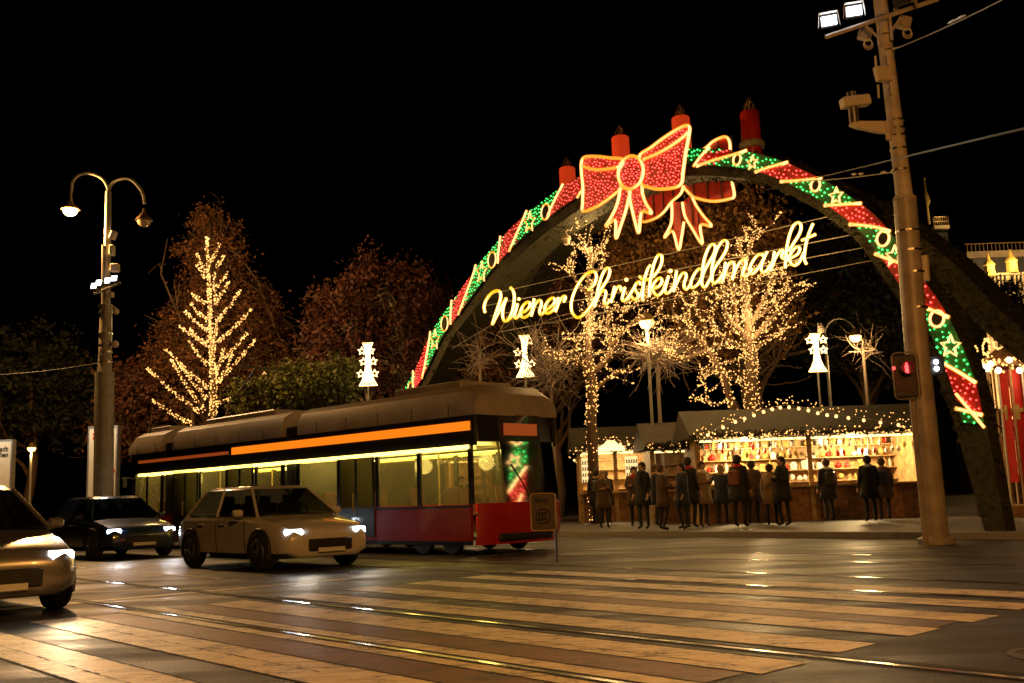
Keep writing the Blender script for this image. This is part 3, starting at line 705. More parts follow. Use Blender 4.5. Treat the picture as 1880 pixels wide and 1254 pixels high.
def lantern(c, lit):
    b = MB(); b.lathe([(.05,.42),(.06,.3),(.12,.2),(.22,.1),(.29,0),(.3,-.02),(.24,-.03)], c, 20); obj('lantern_cap', b, MT['bronze'], L1, autosm=True)
    b = MB(); b.lathe([(.23,-.02),(.24,-.06),(.2,-.16),(.1,-.23),(.02,-.25)], c, 20); obj('lantern_glass', b, MT['sodium'] if lit else MT['lamp_off'], L1, smooth=True)
cL = lp(129, 384); cR = lp(264, 404)
lantern(cL, True); lantern(cR, False)
b = MB(); b.tube([lp(131,350), cL+Vector((0,0,.4))], .04, 8); obj('arm_end', b, MT['pole'], L1)
lamp('POINT', cL+Vector((0,-.05,-.42)), 5500, (1,.5,.14), L1, radius=.22)
# fittings
def fit(px, py, w_, h_, m='ivory', nm='antenna_box', d=.12, tilt=0):
    b = MB(); rot = Matrix.Rotation(tilt, 3, 'Y'); b.cbox(lp(px, py, -.1), w_/2*kk, d, h_/2*kk, rot, bev=.02); return obj(nm, b, MT[m], L1)
fit(208,432,9,16,tilt=.35, nm='camera_housing'); fit(206,460,8,20); fit(211,492,15,15, nm='junction_box'); fit(204,541,8,10, nm='sensor_box'); fit(187,646,7,16, nm='junction_box')
b = MB(); b.ball(lp(211,632,-.05), .13, 12, 8); b.tube([lp(200,632), lp(211,632)], .03, 6); obj('horn_sensor', b, MT['ivory'], L1)
b = MB(); b.tube([lp(200,565), lp(212,565)], .04, 6); b.ball(lp(213,572), .11, 12, 8); obj('dome_camera', b, MT['ivory'], L1)
b = MB(); b.tube([lp(189,450,-.1), lp(188,632,-.1)], .045, 8); obj('conduit', b, MT['pole'], L1)
pieces('clamp_band', [MB().tube([lp(193.5,y), lp(193.5,y+2.2)], .235, 16) for y in (560, 573, 612, 632, 646, 664)], MT['steel'], L1)
b = MB(); b.tube([lp(172,540,-.2), lp(222,520,-.2)], .04, 6); obj('floodlight_bar', b, MT['dark'], L1)
for x, y in ((174,528),(183,522),(199,518),(211,514)):
    c = lp(x, y, -.35); rot = Matrix.Rotation(R_(-25), 3, 'X')
    b = MB(); b.cbox(c, .1, .09, .12, rot, bev=.015); f = obj('floodlight', b, MT['dark'], L1)
    b = MB(); b.cbox(c+rot @ Vector((0,-.095,0)), .085, .01, .1, rot); obj('lens', b, MT['flood'], f)
lamp('SPOT', lp(195,520,-.6), 250, (.85,.92,1), L1, radius=.3, spot=120, direction=(.2,-1,-.7))

# ------------------------------------------------------------------ right mast
MY = 18.5
def mp_(px, py, dy=0): return gy(px, py, MY+dy)
kk2 = MY/FPX
mb0 = mp_(1683, 640); mf = Vector((mb0.x+.02, MY, 0))
mast = thing('lighting_mast', mf, 'thick tan steel mast carrying floodlights, a grey box and a camera beside the arch', 'mast')
b = MB(); b.tube([mf, mp_(1683,640), mp_(1661,363)], [.225,.215,.21], 24); b.lathe([(.32,0),(.32,.1),(.25,.13)], mf, 24); obj('mast_base', b, MT['mast_dark'], mast, autosm=True)
b = MB(); b.tube([mp_(1661,364), mp_(1640,200), mp_(1616,0), mp_(1608,-70)], [.155,.14,.13,.125], 20); b.tube([mp_(1661,368), mp_(1660.6,361)], [.222,.19], 24); obj('mast_upper', b, MT['mast'], mast, autosm=True)
b = MB()
for x, y, r in ((1620,34,.137),(1625,68,.14),(1629,97,.142),(1645,224,.155),(1647,239,.157),(1648,252,.158),(1650,276,.16),(1652,315,.162),(1666,427,.216),(1670,463,.217),(1675,503,.219),(1681,568,.221)):
    a = mp_(x, y); obj('clamp_band', MB().tube([a, a+Vector((0,0,.035))], r, 24), MT['steel'], mast)
b = MB(); b.tube([mp_(1516,68,-.22), mp_(1722,-2,-.22)], .045, 4); obj('floodlight_bar', b, MT['mast'], mast)
pieces('bracket', [MB().tube([mp_(a_,b_,-.2), mp_(c_,d_,-.2)], .03, 4) for a_,b_,c_,d_ in ((1590,48,1612,68),(1655,32,1636,58),(1612,40,1614,84),(1634,32,1638,74))], MT['mast'], mast)
def flood(x, y, lit, dirn):
    c = mp_(x, y, -.3); q = Vector(dirn).normalized().to_track_quat('-Y', 'Z').to_matrix()
    b = MB(); b.cbox(c+q @ Vector((0,.09,0)), .16, .08, .13, q, bev=.02)
    for j in range(6): b.cbox(c+q @ Vector((-.13+.052*j,.2,0)), .012, .05, .12, q)
    f = obj('floodlight', b, MT['dark'], mast)
    b = MB()
    for (u0, v0, u1, v1) in ((-.17,.14,.17,.14),(-.17,.14,-.2,-.12),(.17,.14,.2,-.12)):
        A_ = c+q @ Vector((u0,0,v0)); B_ = c+q @ Vector((u1,0,v1)); e = q @ Vector((0,-.16,.03))
        n_ = (B_-A_).cross(e).normalized(); b.prism([A_, B_, B_+e, A_+e], .008, n_)
    obj('visor', b, MT['ivory'], f)
    b = MB(); b.cbox(c+q @ Vector((0,-.004,0)), .14, .008, .085, q); obj('lens', b, MT['flood'] if lit else MT['car_glass'], f)
    if lit: lamp('SPOT', c+q @ Vector((0,-.2,0)), 60, (.85,.92,1), f, radius=.1, spot=110, direction=dirn)
flood(1522,38,True,(-.35,-1,-.45)); flood(1568,20,True,(-.3,-1,-.45)); flood(1660,4,False,(.5,.6,-.5))
for x, y in ((1588,62),(1660,42)):
    b = MB(); b.cbox(mp_(x, y, .1), .12, .09, .12, Matrix.Rotation(.3,3,'Y'), bev=.02); u = obj('ballast_box', b, MT['mast_dark'], mast)
    b = MB()
    for q in range(3):
        cc = mp_(x+6, y+16+q*2, .05); b.tube([cc+Vector((math.cos(a)*(.07+.012*q),0,math.sin(a)*(.08+.01*q))) for a in np.linspace(0,2*math.pi,17)[:-1]], .008, 5, closed=True)
    obj('cable_loop', b, MT['ivory'], u)
b = MB(); b.cbox(mp_(1621,136,-.28), .17, .06, .15, Matrix.Rotation(-.12,3,'Y') @ Matrix.Rotation(.3,3,'Z'), bev=.02); bx = obj('radio_box', b, MT['ivory'], mast)
for x, y0, y1 in ((1607,103,124),(1630,97,118),(1612,156,180),(1636,150,172)): obj('antenna', MB().tube([mp_(x,y0,-.25), mp_(x+1.5,y1,-.25)], .022, 8), MT['ivory'], bx)
b = MB(); b.prism([mp_(1560,228,-.1), mp_(1567,222,-.1), mp_(1632,222,-.1), mp_(1632,243,-.1), mp_(1615,243,-.1), mp_(1570,233,-.1)], .1, Vector((0,1,0))); obj('camera_arm', b, MT['ivory'], mast)
b = MB(); b.tube([mp_(1630,222,-.12), mp_(1632,257,-.12)], .06, 4); obj('mounting_plate', b, MT['ivory'], mast)
b = MB(); b.tube([mp_(1569,226,-.05), mp_(1563,170,-.05)], .092, 20); obj('camera_post', b, MT['steel'], mast, autosm=True)
cc = mp_(1570,187,-.12); rot = Matrix.Rotation(R_(-10),3,'Y') @ Matrix.Rotation(R_(12),3,'Z')
b = MB(); b.cbox(cc, .29, .1, .1, rot, bev=.02); cb = obj('camera_housing', b, MT['ivory'], mast)
b = MB(); b.cbox(cc+rot @ Vector((.3,0,0)), .012, .075, .075, rot); obj('lens', b, MT['car_glass'], cb)
b = MB(); b.tube([mp_(1697,470,.25), mp_(1700,515,.25)], .075, 12); obj('side_tube', b, MT['ivory'], mast)
# overhead wires
def sag(a, b_, s, n=10): return [a.lerp(b_, i/n)-Vector((0,0,4*s*(i/n)*(1-i/n))) for i in range(n+1)]
A_ = mp_(1632, 94)
o = cable('span_wire', sag(A_, gy(1900,-32,14), .05), .012, label='thin steel wire with insulators rising from the mast to the top right corner', group='span wires')
b = MB()
for f in (.04,.5,.56):
    p = A_.lerp(gy(1900,-32,14), f); d = (gy(1900,-32,14)-A_).normalized(); obj('insulator', MB().tube([p-d*.14, p, p+d*.14], [.012,.03,.012], 6), MT['ivory'], o)
A_ = mp_(1645, 315); B_ = gy(1380, 331, 27)
o = cable('span_wire', sag(A_, B_, .1), .012, label='thin wire with insulators running left from the mast over the arch', group='span wires')
b = MB()
for f in (.06,.18,.22):
    p = A_.lerp(B_, f); d = (B_-A_).normalized(); obj('insulator', MB().tube([p-d*.12, p, p+d*.12], [.012,.035,.012], 6), MT['ivory'], o)
cable('contact_wire', sag(gy(1400,350,34), gy(1960,217,9), .0), .013, m='black', label='dark tram contact wire crossing behind the mast to the right edge', group='contact wires')
cable('span_wire', sag(lp(187,665), gy(-40,690,30), .08), .012, m='black', label='thin wire running left from the lit street lamp pole', group='span wires')
cable('stay_wire', sag(ap(868,505,.2), ap(1015,418,.6), 0), .012, label='taut thin wire between the two left legs of the arch', group='stay wires')
cable('stay_wire', sag(ap(830,640,.3), ap(910,592,.2), 0), .012, label='short stay wire from the sign down to the left arch leg', group='stay wires')

# pedestrian signal on the mast, and a white lamp pair
sg = thing('pedestrian_signal', mp_(1664,690,-.7), 'dark traffic signal with rounded grey frame and glowing red standing figure beside the mast', 'traffic signal')
c = mp_(1664,690,-.7); k3 = c.y/FPX
b = MB(); b.cbox(c+Vector((0,.08,0)), 22*k3, .05, 40*k3, None, bev=.03); obj('backing_board', b, MT['dark'], sg)
def rrect(c, hx, hz, r, n=5):
    P = []
    for (sx, sz, a0) in ((1,1,0),(-1,1,90),(-1,-1,180),(1,-1,270)):
        for i in range(n+1):
            a = R_(a0+90*i/n); P.append(c+Vector((sx*(hx-r)+r*math.cos(a), 0, sz*(hz-r)+r*math.sin(a))))
    return P
b = MB(); b.tube(rrect(c, 24*k3, 43*k3, 8*k3), .014, 6, closed=True); obj('frame', b, MT['steel'], sg)
rot = Matrix.Rotation(R_(90),3,'X')
b = MB(); b.lathe([(.12,-.06),(.125,.02),(.12,.1),(.105,.1),(.105,0),(.02,-.01)], c+Vector((0,-.02,.14)), 20, rot); obj('lamp_hood', b, MT['black'], sg)
b = MB(); cc = c+Vector((0,-.05,.15)); b.ball(cc+Vector((0,0,.06)), .022, 10, 6); b.cbox(cc+Vector((0,0,0)), .03, .012, .04, None, .008); b.cbox(cc+Vector((-.014,0,-.07)), .012, .012, .035); b.cbox(cc+Vector((.016,0,-.07)), .012, .012, .035); obj('red_figure', b, MT['signal_red'], sg)
b = MB(); b.ball(c+Vector((-.22,-.03,.14)), .03, 10, 6); obj('side_lamp', b, MT['signal_red'], sg)
b = MB(); b.tube([c+Vector((.1,.1,-.3)), Vector((c.x+.1, c.y+.1, 0))], .05, 10); obj('post', b, MT['mast_dark'], sg)
b = MB(); b.tube([c+Vector((.1,.1,-.25)), c+Vector((.1,.1,.3))], .045, 8); obj('bracket', b, MT['mast_dark'], sg)
lamp('POINT', c+Vector((0,-.25,.14)), 3, (1,.05,.03), sg, radius=.05)
wl = thing('twin_spotlight', mp_(1719,672,.3), 'black box with two small dazzling white lamps just right of the mast', 'spotlight')
c = mp_(1719,670,.3)
b = MB(); b.cbox(c+Vector((0,.12,0)), .17, .1, .19, None, .02); b.tube([c+Vector((-.25,.15,0)), c+Vector((0,.15,0))], .03, 6); obj('housing', b, MT['black'], wl)
for dz in (.06,-.07):
    b = MB(); b.ball(c+Vector((0,-.0,dz)), .045, 12, 8); obj('lens', b, MT['flood'], wl)

# ------------------------------------------------------------------ banners left
def banner(px0, px1, pyt, Y, label, side):
    p0 = gy(px0, pyt, Y); p1 = gy(px1, pyt, Y); W = p1.x-p0.x; H = p0.z
    o = thing('banner_column', ((p0.x+p1.x)/2, Y, .12), label, 'banner', 'city banner columns')
    b = MB(); b.box(p0.x+.05, p1.x-.05, Y-.02, Y+.25, .25, H-.05); obj('cloth', b, MT['banner'], o)
    b = MB(); b.box(p0.x, p0.x+.05, Y-.05, Y+.28, .12, H); b.box(p1.x-.05, p1.x, Y-.05, Y+.28, .12, H); b.box(p0.x+.05, p1.x-.05, Y-.05, Y+.28, H-.05, H); b.box(p0.x+.05, p1.x-.05, Y-.05, Y+.28, .12, .25); obj('frame', b, MT['banner_frame'], o)
    cx = (p0.x+p1.x)/2; yf = Y-.035
    mt_ = lambda x, z, r=0: Matrix.Translation((x, yf, z)) @ Matrix.Rotation(R_(90),4,'X') @ Matrix.Rotation(r,4,'Z')
    obj('lettering', text_mb('Stadt\nWien', W*.2, mt_(cx+W*.17, H-W*.36), .006, offset=.004), MT['letter'], o)
    obj('lettering', text_mb('Wiener Christkindlmarkt', W*.34, mt_(cx-W*.02, (H-W*.75)*.47+.1, R_(90)), .006, offset=.008), MT['letter'], o)
    s = W*.11; sx = cx-W*.24; sz = H-W*.36
    b = MB(); b.prism([Vector((sx+a*s, yf, sz+c_*s)) for a, c_ in ((-1,1),(1,1),(1,-.1),(.7,-.8),(0,-1.4),(-.7,-.8),(-1,-.1))], .008, Vector((0,1,0))); em = obj('emblem', b, MT['red'], o)
    b = MB(); b.box(sx-.18*s, sx+.18*s, yf-.009, yf-.003, sz-1.2*s, sz+s); b.box(sx-.97*s, sx-.2*s, yf-.009, yf-.003, sz-.0*s, sz+.34*s); b.box(sx+.2*s, sx+.97*s, yf-.009, yf-.003, sz-.0*s, sz+.34*s); obj('cross', b, MT['white'], em)
    hx, hz, hs = p1.x-W*.2, H-W*1.55, W*.13
    P = []
    for t in np.linspace(0, 2*math.pi, 25)[:-1]: P.append(Vector((hx+hs*16*math.sin(t)**3/15, yf, hz+hs*(13*math.cos(t)-5*math.cos(2*t)-2*math.cos(3*t)-math.cos(4*t))/14)))
    b = MB(); b.prism(P, .01, Vector((0,1,0))); obj('heart', b, MT['red'], o)
    g = rnd(int(px0)+9)
    for i in range(6):
        x = p1.x-W*g.uniform(.12,.34); z = g.uniform(.5, H-W*2.3); r = W*g.uniform(.04,.08); b = MB(); q = star_pts(Vector((x, yf, z)), Vector((1,0,0)), UP, r, .5, g.uniform(0,1)); b.prism(q, .008, Vector((0,1,0))); obj('ornament', b, MT[g.choice(['brown','ochre'])], o)
    b = MB(); b.tube([(cx-.1, Y-.5, H+.15), (cx-.05, Y+.1, H)], .015, 5); obj('spot_arm', b, MT['steel'], o)
    lamp('SPOT', (cx, Y-1.6, H+.9), 130, (1,.93,.75), o, radius=.1, spot=100, direction=(0,.55,-1))
    return o
banner(163, 217, 783, 37, 'white city banner with red shield standing behind the street lamp pole', 1)
banner(-38, 24, 809, 41, 'white city banner cut off by the left edge of the picture', 0)

# ------------------------------------------------------------------ park lanterns and star columns
def park_lantern(px, py, Y, label, power, s=1.0, arms=False):
    c = gy(px, py, Y); o = thing('park_lantern', (c.x, Y, .12), label, 'street lamp', 'park lanterns')
    if arms:
        r = .55*s
        b = MB(); x0 = c.x-1.15*s if arms == 'l' else c.x+.0
        b.tube([(x0, Y, .12), (x0, Y, c.z+.1)], .06, 8)
        b.tube([(x0, Y, c.z+.1)]+[(x0+.58*s-.58*s*math.cos(a), Y, c.z+.1+.6*s*math.sin(a)) for a in np.linspace(0, math.pi, 9)], .035, 6); obj('post', b, MT['pole'], o, smooth=True)
    else:
        b = MB(); b.tube([(c.x, Y, .12), (c.x, Y, c.z-.12)], .05, 8); obj('post', b, MT['pole'], o)
    b = MB(); b.lathe([(.04,.3*s),(.16*s,.18*s),(.24*s,.04*s),(.24*s,0)], c, 14); obj('lantern_cap', b, MT['bronze'], o)
    b = MB(); b.lathe([(.21*s,.0),(.22*s,-.05*s),(.16*s,-.18*s),(.05*s,-.22*s)], c, 14); obj('lantern_glass', b, MT['sodium_small'], o, smooth=True)
    lamp('POINT', c+Vector((0,-.1,-.42*s)), power, (1,.58,.2), o, radius=.15)
    return o
park_lantern(1187, 590, 33, 'glowing orange park lantern in front of bare yellow twigs', 230, 1.15)
park_lantern(1570, 617, 38, 'glowing lantern beside a bare yellow lit trunk at the right', 200, 1.0, 'l')
park_lantern(58, 822, 46, 'small orange lantern glowing low at the far left', 90, .8)

def star_column(px, y0, y1, Y, label, stars):
    cb_ = gy(px, y1, Y); ct = gy(px, y0, Y); H = ct.z-cb_.z; kx = Y/FPX
    o = thing('star_column', (cb_.x, Y, .12), label, 'light sculpture', 'star columns on poles')
    hw = 17*kx
    for j in range(7):
        u = (j-3)/3; b = MB(); b.tube([cb_+Vector((hw*u*f, 0, H*z)) for f, z in ((.95,0),(.62,.12),(.34,.28),(.2,.5),(.2,.7),(.3,.88),(.55,1.0))], .034, 6); obj('light_strand', b, MT['neon_star'], o, smooth=True)
    b = MB(); b.tube([cb_+Vector((-hw,0,0)), cb_+Vector((hw,0,0))], .02, 6); obj('base_strand', b, MT['neon_star'], o)
    for (u, z) in stars:
        b = MB(); b.tube(star_pts(cb_+Vector((u*hw, -.08, z*H)), Vector((1,0,0)), UP, 7.5*kx), .034, 6, closed=True); obj('light_star', b, MT['neon_star'], o)
    b = MB(); b.tube([(cb_.x, Y+.03, .12), cb_+Vector((0,.03,H*.4))], .035, 8); obj('pole', b, MT['pole'], o)
    lamp('POINT', cb_+Vector((0,-.4,H*.5)), 45, (1,.66,.28), o, radius=.25)
st1 = [(-.75,.27),(.75,.27),(.62,.55),(-.45,.55),(-.6,.8),(.35,.8)]
star_column(676, 629, 708, 40, 'golden star column of lights left of the arch foot', st1)
star_column(965, 615, 692, 36, 'golden star column of lights below the word Wiener', [(-.7,.3),(.75,.3),(-.75,.58),(.55,.85)])
star_column(1502, 612, 682, 33, 'golden star column of lights right of the wrapped trees', [(-.75,.82),(.75,.82),(-.45,.55),(.7,.55)])
c = gy(1508, 604, 33)
b = MB(); b.lathe([(.03,.14),(.1,.1),(.13,0),(.1,-.1),(.03,-.14)], c, 12); b.tube([(gy(1502,612,33)), gy(1502,594,33), gy(1508,594,33), c+Vector((0,0,.12))], .02, 5); tag(obj('small_dome_camera', b, MT['ivory']), 'small pale dome camera on top of the right star column', 'camera')

# ------------------------------------------------------------------ wrapped trees
def bulbs_along(lb, pts, r0, r1, dens, g, size=.04):
    P = [Vector(p) for p in pts]
    L = sum((P[i+1]-P[i]).length for i in range(len(P)-1)); n = int(L*dens)
    for _ in range(n):
        f = g.random()*(len(P)-1); i = min(len(P)-2, int(f)); p = P[i].lerp(P[i+1], f-i)
        d = (P[i+1]-P[i]).normalized(); u = d.orthogonal().normalized(); q = d.cross(u); a = g.uniform(0, 2*math.pi); rr = (r0+(r1-r0)*f/(len(P)-1))+g.gauss(0,.02)
        lb.append((p+(u*math.cos(a)+q*math.sin(a))*rr, size*g.uniform(.6,1.15)))
def wrapped(name, label, Y, paths, seed, dens=24, bark='bark', size=.025, extra=None, power=240, rad=.16):
    g = rnd(seed); p0 = gy(*paths[0][0][0], Y); o = thing(name, (p0.x, Y, .0), label, 'tree', 'trees wrapped in fairy lights')
    mb = MB(); lb = []; first = True
    for pts, ra, rb in paths:
        dy = 0 if first else g.uniform(-1.1, 1.1)
        q = [gy(x, y, Y+dy*(i/max(1,len(pts)-1))) for i, (x, y) in enumerate(pts)]
        if first: q = [Vector((p0.x, Y, 0))]+q
        q = [Vector(v) for v in cr([tuple(v) for v in q], 4)]
        n = len(q); rr = [ra+(rb-ra)*i/(n-1) for i in range(n)]
        mb.tube(q, rr, 7)
        bulbs_along(lb, q, ra+.03, rb+.025, dens*(.6+ra*3), g, size)
        for _ in range(int(n*.5)):
            if extra: break
            i = g.randint(n//2, n-1); e = q[i]+Vector((g.gauss(0,.5), g.gauss(0,.5), g.gauss(.3,.4)))
            w_ = wander(q[i], e, g, 3, .3); mb.tube(w_, .012, 4, caps=False); bulbs_along(lb, w_, .03, .03, dens*.35, g, size)
        first = False
    obj('trunk', mb, MT[bark], o, smooth=True); string_obj('string_lights', chain(lb), 'bulb', o)
    c = gy(*paths[0][0][len(paths[0][0])//2], Y)
    lamp('POINT', c+Vector((0,-.7,0)), power, (1,.6,.22), o, radius=.5); lamp('POINT', gy(*paths[0][0][-1], Y)+Vector((0,-.7,0)), power*.7, (1,.6,.22), o, radius=.5)
    return o
wrapped('wrapped_tree', 'bare tree with trunk and forks wrapped in golden fairy lights below the letter C', 34, [
 ([(1086,785),(1087,740),(1086,700),(1080,650),(1082,600),(1084,560),(1080,520),(1084,474),(1082,455)], .2, .04),
 ([(1088,683),(1112,663),(1124,641),(1119,620),(1115,600),(1117,569)], .12, .05),
 ([(1122,635),(1132,624),(1146,605),(1162,592),(1175,578)], .08, .03),
 ([(1081,688),(1059,663),(1041,665),(1019,650),(996,647)], .1, .03),
 ([(1078,672),(1066,655),(1054,640),(1060,626),(1078,612),(1100,604),(1112,604)], .07, .03),
 ([(1094,714),(1115,696),(1128,688),(1143,682)], .08, .03),
 ([(1080,540),(1060,520),(1050,500),(1044,480),(1055,462)], .05, .02), ([(1082,500),(1092,480),(1100,462),(1112,470)], .04, .02), ([(1084,480),(1076,462),(1070,452)], .03, .02),
 ([(1084,560),(1110,562),(1138,572),(1150,562)], .04, .02), ([(1130,588),(1165,560),(1185,545),(1190,525)], .03, .02)], 11, dens=42)
wrapped('wrapped_tree', 'largest fairy light wrapped tree with dense golden forks under the letters markt', 33, [
 ([(1381,772),(1380,726),(1379,690),(1379,651),(1374,630),(1373,590),(1371,567),(1368,530),(1366,500),(1366,474)], .24, .06),
 ([(1366,480),(1358,452),(1352,434)], .05, .03), ([(1368,478),(1378,452),(1385,430)], .06, .03), ([(1380,445),(1394,432),(1400,424)], .03, .02),
 ([(1373,632),(1360,609),(1340,590),(1330,567),(1333,540)], .1, .04), ([(1382,625),(1401,602),(1418,583),(1439,562),(1462,540)], .1, .03),
 ([(1374,620),(1352,600),(1350,570),(1345,530),(1340,500)], .08, .03), ([(1378,600),(1392,570),(1408,540),(1420,510),(1445,490)], .08, .03),
 ([(1385,640),(1410,622),(1430,612),(1445,600)], .06, .02), ([(1372,640),(1350,632),(1330,620),(1310,600),(1300,570)], .08, .03),
 ([(1390,580),(1420,560),(1450,530),(1478,520)], .05, .02), ([(1400,560),(1430,540),(1450,510)], .04, .02),
 ([(1384,520),(1400,505),(1418,500)], .04,.02), ([(1360,540),(1346,520),(1330,505),(1322,520)], .04,.02)], 12, dens=50)
wrapped('wrapped_tree', 'leaning tree with loose fairy light strands between the other two wrapped trees', 32, [
 ([(1348,765),(1340,735),(1331,693),(1317,672),(1300,642),(1277,614),(1262,590),(1235,580)], .14, .03),
 ([(1300,642),(1278,650),(1255,660),(1232,655),(1222,640)], .06, .02), ([(1322,680),(1300,676),(1282,690),(1290,706)], .05, .02),
 ([(1290,625),(1296,600),(1280,570),(1268,560)], .05, .02), ([(1277,614),(1250,612),(1235,622),(1228,650)], .04, .02),
 ([(1317,672),(1340,665),(1356,660)], .04, .02), ([(1331,693),(1352,690),(1362,700)], .03,.02), ([(1262,590),(1262,565),(1252,540)], .03,.02), ([(1247,590),(1225,583),(1205,592),(1190,610)], .03,.02),
 ([(1300,642),(1325,632),(1345,640)], .04,.02), ([(1340,735),(1320,742),(1300,740),(1285,730)], .04,.02)], 13, dens=34, power=70)
fir_paths = [([(391,775),(392,730),(391,680),(390,659),(386,600),(385,553),(382,500),(380,435)], .14, .02)]
for a, c_ in (((382,489),(403,447)),((397,489),(411,468)),((391,531),(421,497)),((397,553),(421,516)),((398,590),(442,531)),((400,628),(464,565)),((402,665),(455,612)),((400,700),(470,622)),
           ((379,498),(361,466)),((378,510),(360,485)),((376,556),(353,537)),((379,586),(350,557)),((382,607),(339,571)),((381,630),(327,597)),((385,640),(348,603)),((380,670),(347,625)),
           ((382,712),(303,640)),((380,731),(330,670)),((376,755),(312,658)),((367,757),(270,676)),((352,778),(279,734)),((400,705),(428,648)),((396,560),(394,500)),((442,722),(487,684)),((398,740),(440,720)),((392,640),(398,590)),((395,690),(410,640))):
    fir_paths.append(([a, ((a[0]+c_[0])/2, (a[1]+c_[1])/2+3), c_], .045, .015))
wrapped('wrapped_conifer', 'conical bare larch with upswept branches traced in golden lights on the left', 44, fir_paths, 14, dens=46, extra=True, size=.036, power=420)

# ------------------------------------------------------------------ trees
tree('dawn_redwood', 'tall rust brown conical tree rising behind the light traced larch', [blob(395,500,72,110,50), blob(390,620,110,110,50), blob(385,420,30,48,50), blob(470,620,70,100,51), blob(330,690,80,90,50), blob(500,690,60,90,51)],
     MT['bark'], MT['leaf_brown'], 42000, .075, 1, nl=80, rad=.3, clump=.3, twigs=8, tl=.8, low=.15)
tree('broadleaf_tree', 'round dark red leaved tree with pale branches left of the arch', [blob(700,560,120,100,47), blob(630,600,80,80,47), blob(780,590,60,90,48), blob(690,660,140,70,47), blob(590,650,50,60,47)],
     MT['bark_pale'], MT['leaf_red'], 24000, .1, 2, nl=70, rad=.3, clump=.38, twigs=4, tl=.7, per=90)
tree('broadleaf_tree', 'brown crowned tree behind the largest wrapped tree and the two bows', [blob(1340,450,120,110,38), blob(1400,560,70,90,38), blob(1260,500,90,90,39), blob(1180,470,80,80,40), blob(1330,600,100,60,38)],
     MT['bark'], MT['leaf_orange'], 34000, .085, 3, nl=70, rad=.25, clump=.34, twigs=8)
tree('evergreen_tree', 'almost black evergreen tree between the sign and the mast', [blob(1560,500,100,120,44), blob(1500,600,70,80,44), blob(1620,600,90,110,44), blob(1590,420,60,60,44)],
     MT['bark'], MT['leaf_dark'], 20000, .11, 4, nl=20, rad=.3)
tree('broadleaf_tree', 'dark twiggy tree inside the left half of the arch', [blob(1010,560,90,110,46), blob(900,640,70,80,46), blob(1100,600,80,100,47)],
     MT['bark'], MT['leaf_brown'], 9000, .09, 5, nl=50, rad=.25, twigs=9)
tree('evergreen_tree', 'dark tree at the far left behind the city banner', [blob(60,700,110,110,54), blob(150,740,80,80,54), blob(-30,740,90,100,54)], MT['bark'], MT['leaf_dark'], 14000, .13, 6, nl=16, rad=.3)
tree('evergreen_tree', 'dark tree between the street lamp and the light traced larch', [blob(255,730,70,70,50), blob(230,790,60,50,50)], MT['bark'], MT['leaf_red'], 9000, .11, 7, nl=14, rad=.2)
tree('leafy_shrub', 'yellow green bush glowing at the foot of the round dark tree', [blob(560,705,90,42,42), blob(625,700,46,40,42), blob(480,725,60,35,42)], MT['bark'], MT['leaf_green'], 15000, .085, 8, nl=20, rad=.08, cat='shrub', clump=.22)
tree('evergreen_tree', 'dark clipped hedge tree behind the left foot of the arch', [blob(840,745,100,50,50)], MT['bark'], MT['leaf_dark'], 7000, .12, 18, nl=10, rad=.2)
tree('young_tree', 'small dark tree in front of the stone building at the right edge', [blob(1852,545,26,26,60), blob(1870,580,22,30,60)], MT['bark'], MT['leaf_dark'], 3000, .1, 19, nl=10, rad=.12)
def bare(name, label, px, py, Y, hpx, spread, seed, n=26, m='bark_pale', droop=0, cat='shrub'):
    g = rnd(seed); c = gy(px, py, Y); base = Vector((c.x, Y, 0)); k = Y/FPX; mb = MB(); o = thing(name, base, label, cat)
    mb.tube([base, c], [.09,.05], 7)
    for _ in range(n):
        a = g.uniform(0, 2*math.pi); e = c+Vector((math.cos(a)*spread*k*g.uniform(.3,1), math.sin(a)*spread*k*.7, hpx*k*g.uniform(-.35,1)))
        p = wander(c+Vector((0,0,g.uniform(-.5,.2))), e, g, 7, .35); p = [q-Vector((0,0,droop*(i/7)**2)) for i, q in enumerate(p)]
        mb.tube(p, [.03*(1-.8*i/7)+.004 for i in range(8)], 4)
        for _ in range(6):
            j = g.randint(2,7); q = p[j]; e2 = q+Vector((g.gauss(0,.5), g.gauss(0,.4), g.gauss(0,.45))); mb.tube(wander(q, e2, g, 3, .3), .008, 3, caps=False)
    obj('branches', mb, MT[m], o); return o
bare('bare_shrub', 'tangle of bare yellow lit twigs under the word Wiener', 1010, 680, 35, 100, 90, 31, n=46)
bare('bare_shrub', 'bare shrub with bright yellow twigs below the orange park lantern', 1205, 650, 33.5, 50, 80, 32, n=50, droop=.3)
bare('bare_tree', 'knobbly pollarded trunk lit yellow beside the right park lantern', 1584, 640, 38.6, 40, 40, 33, n=8, cat='tree')
bare('bare_shrub', 'sparse drooping twigs just right of the left arch foot', 880, 650, 38, 50, 50, 34, n=12, droop=.5)

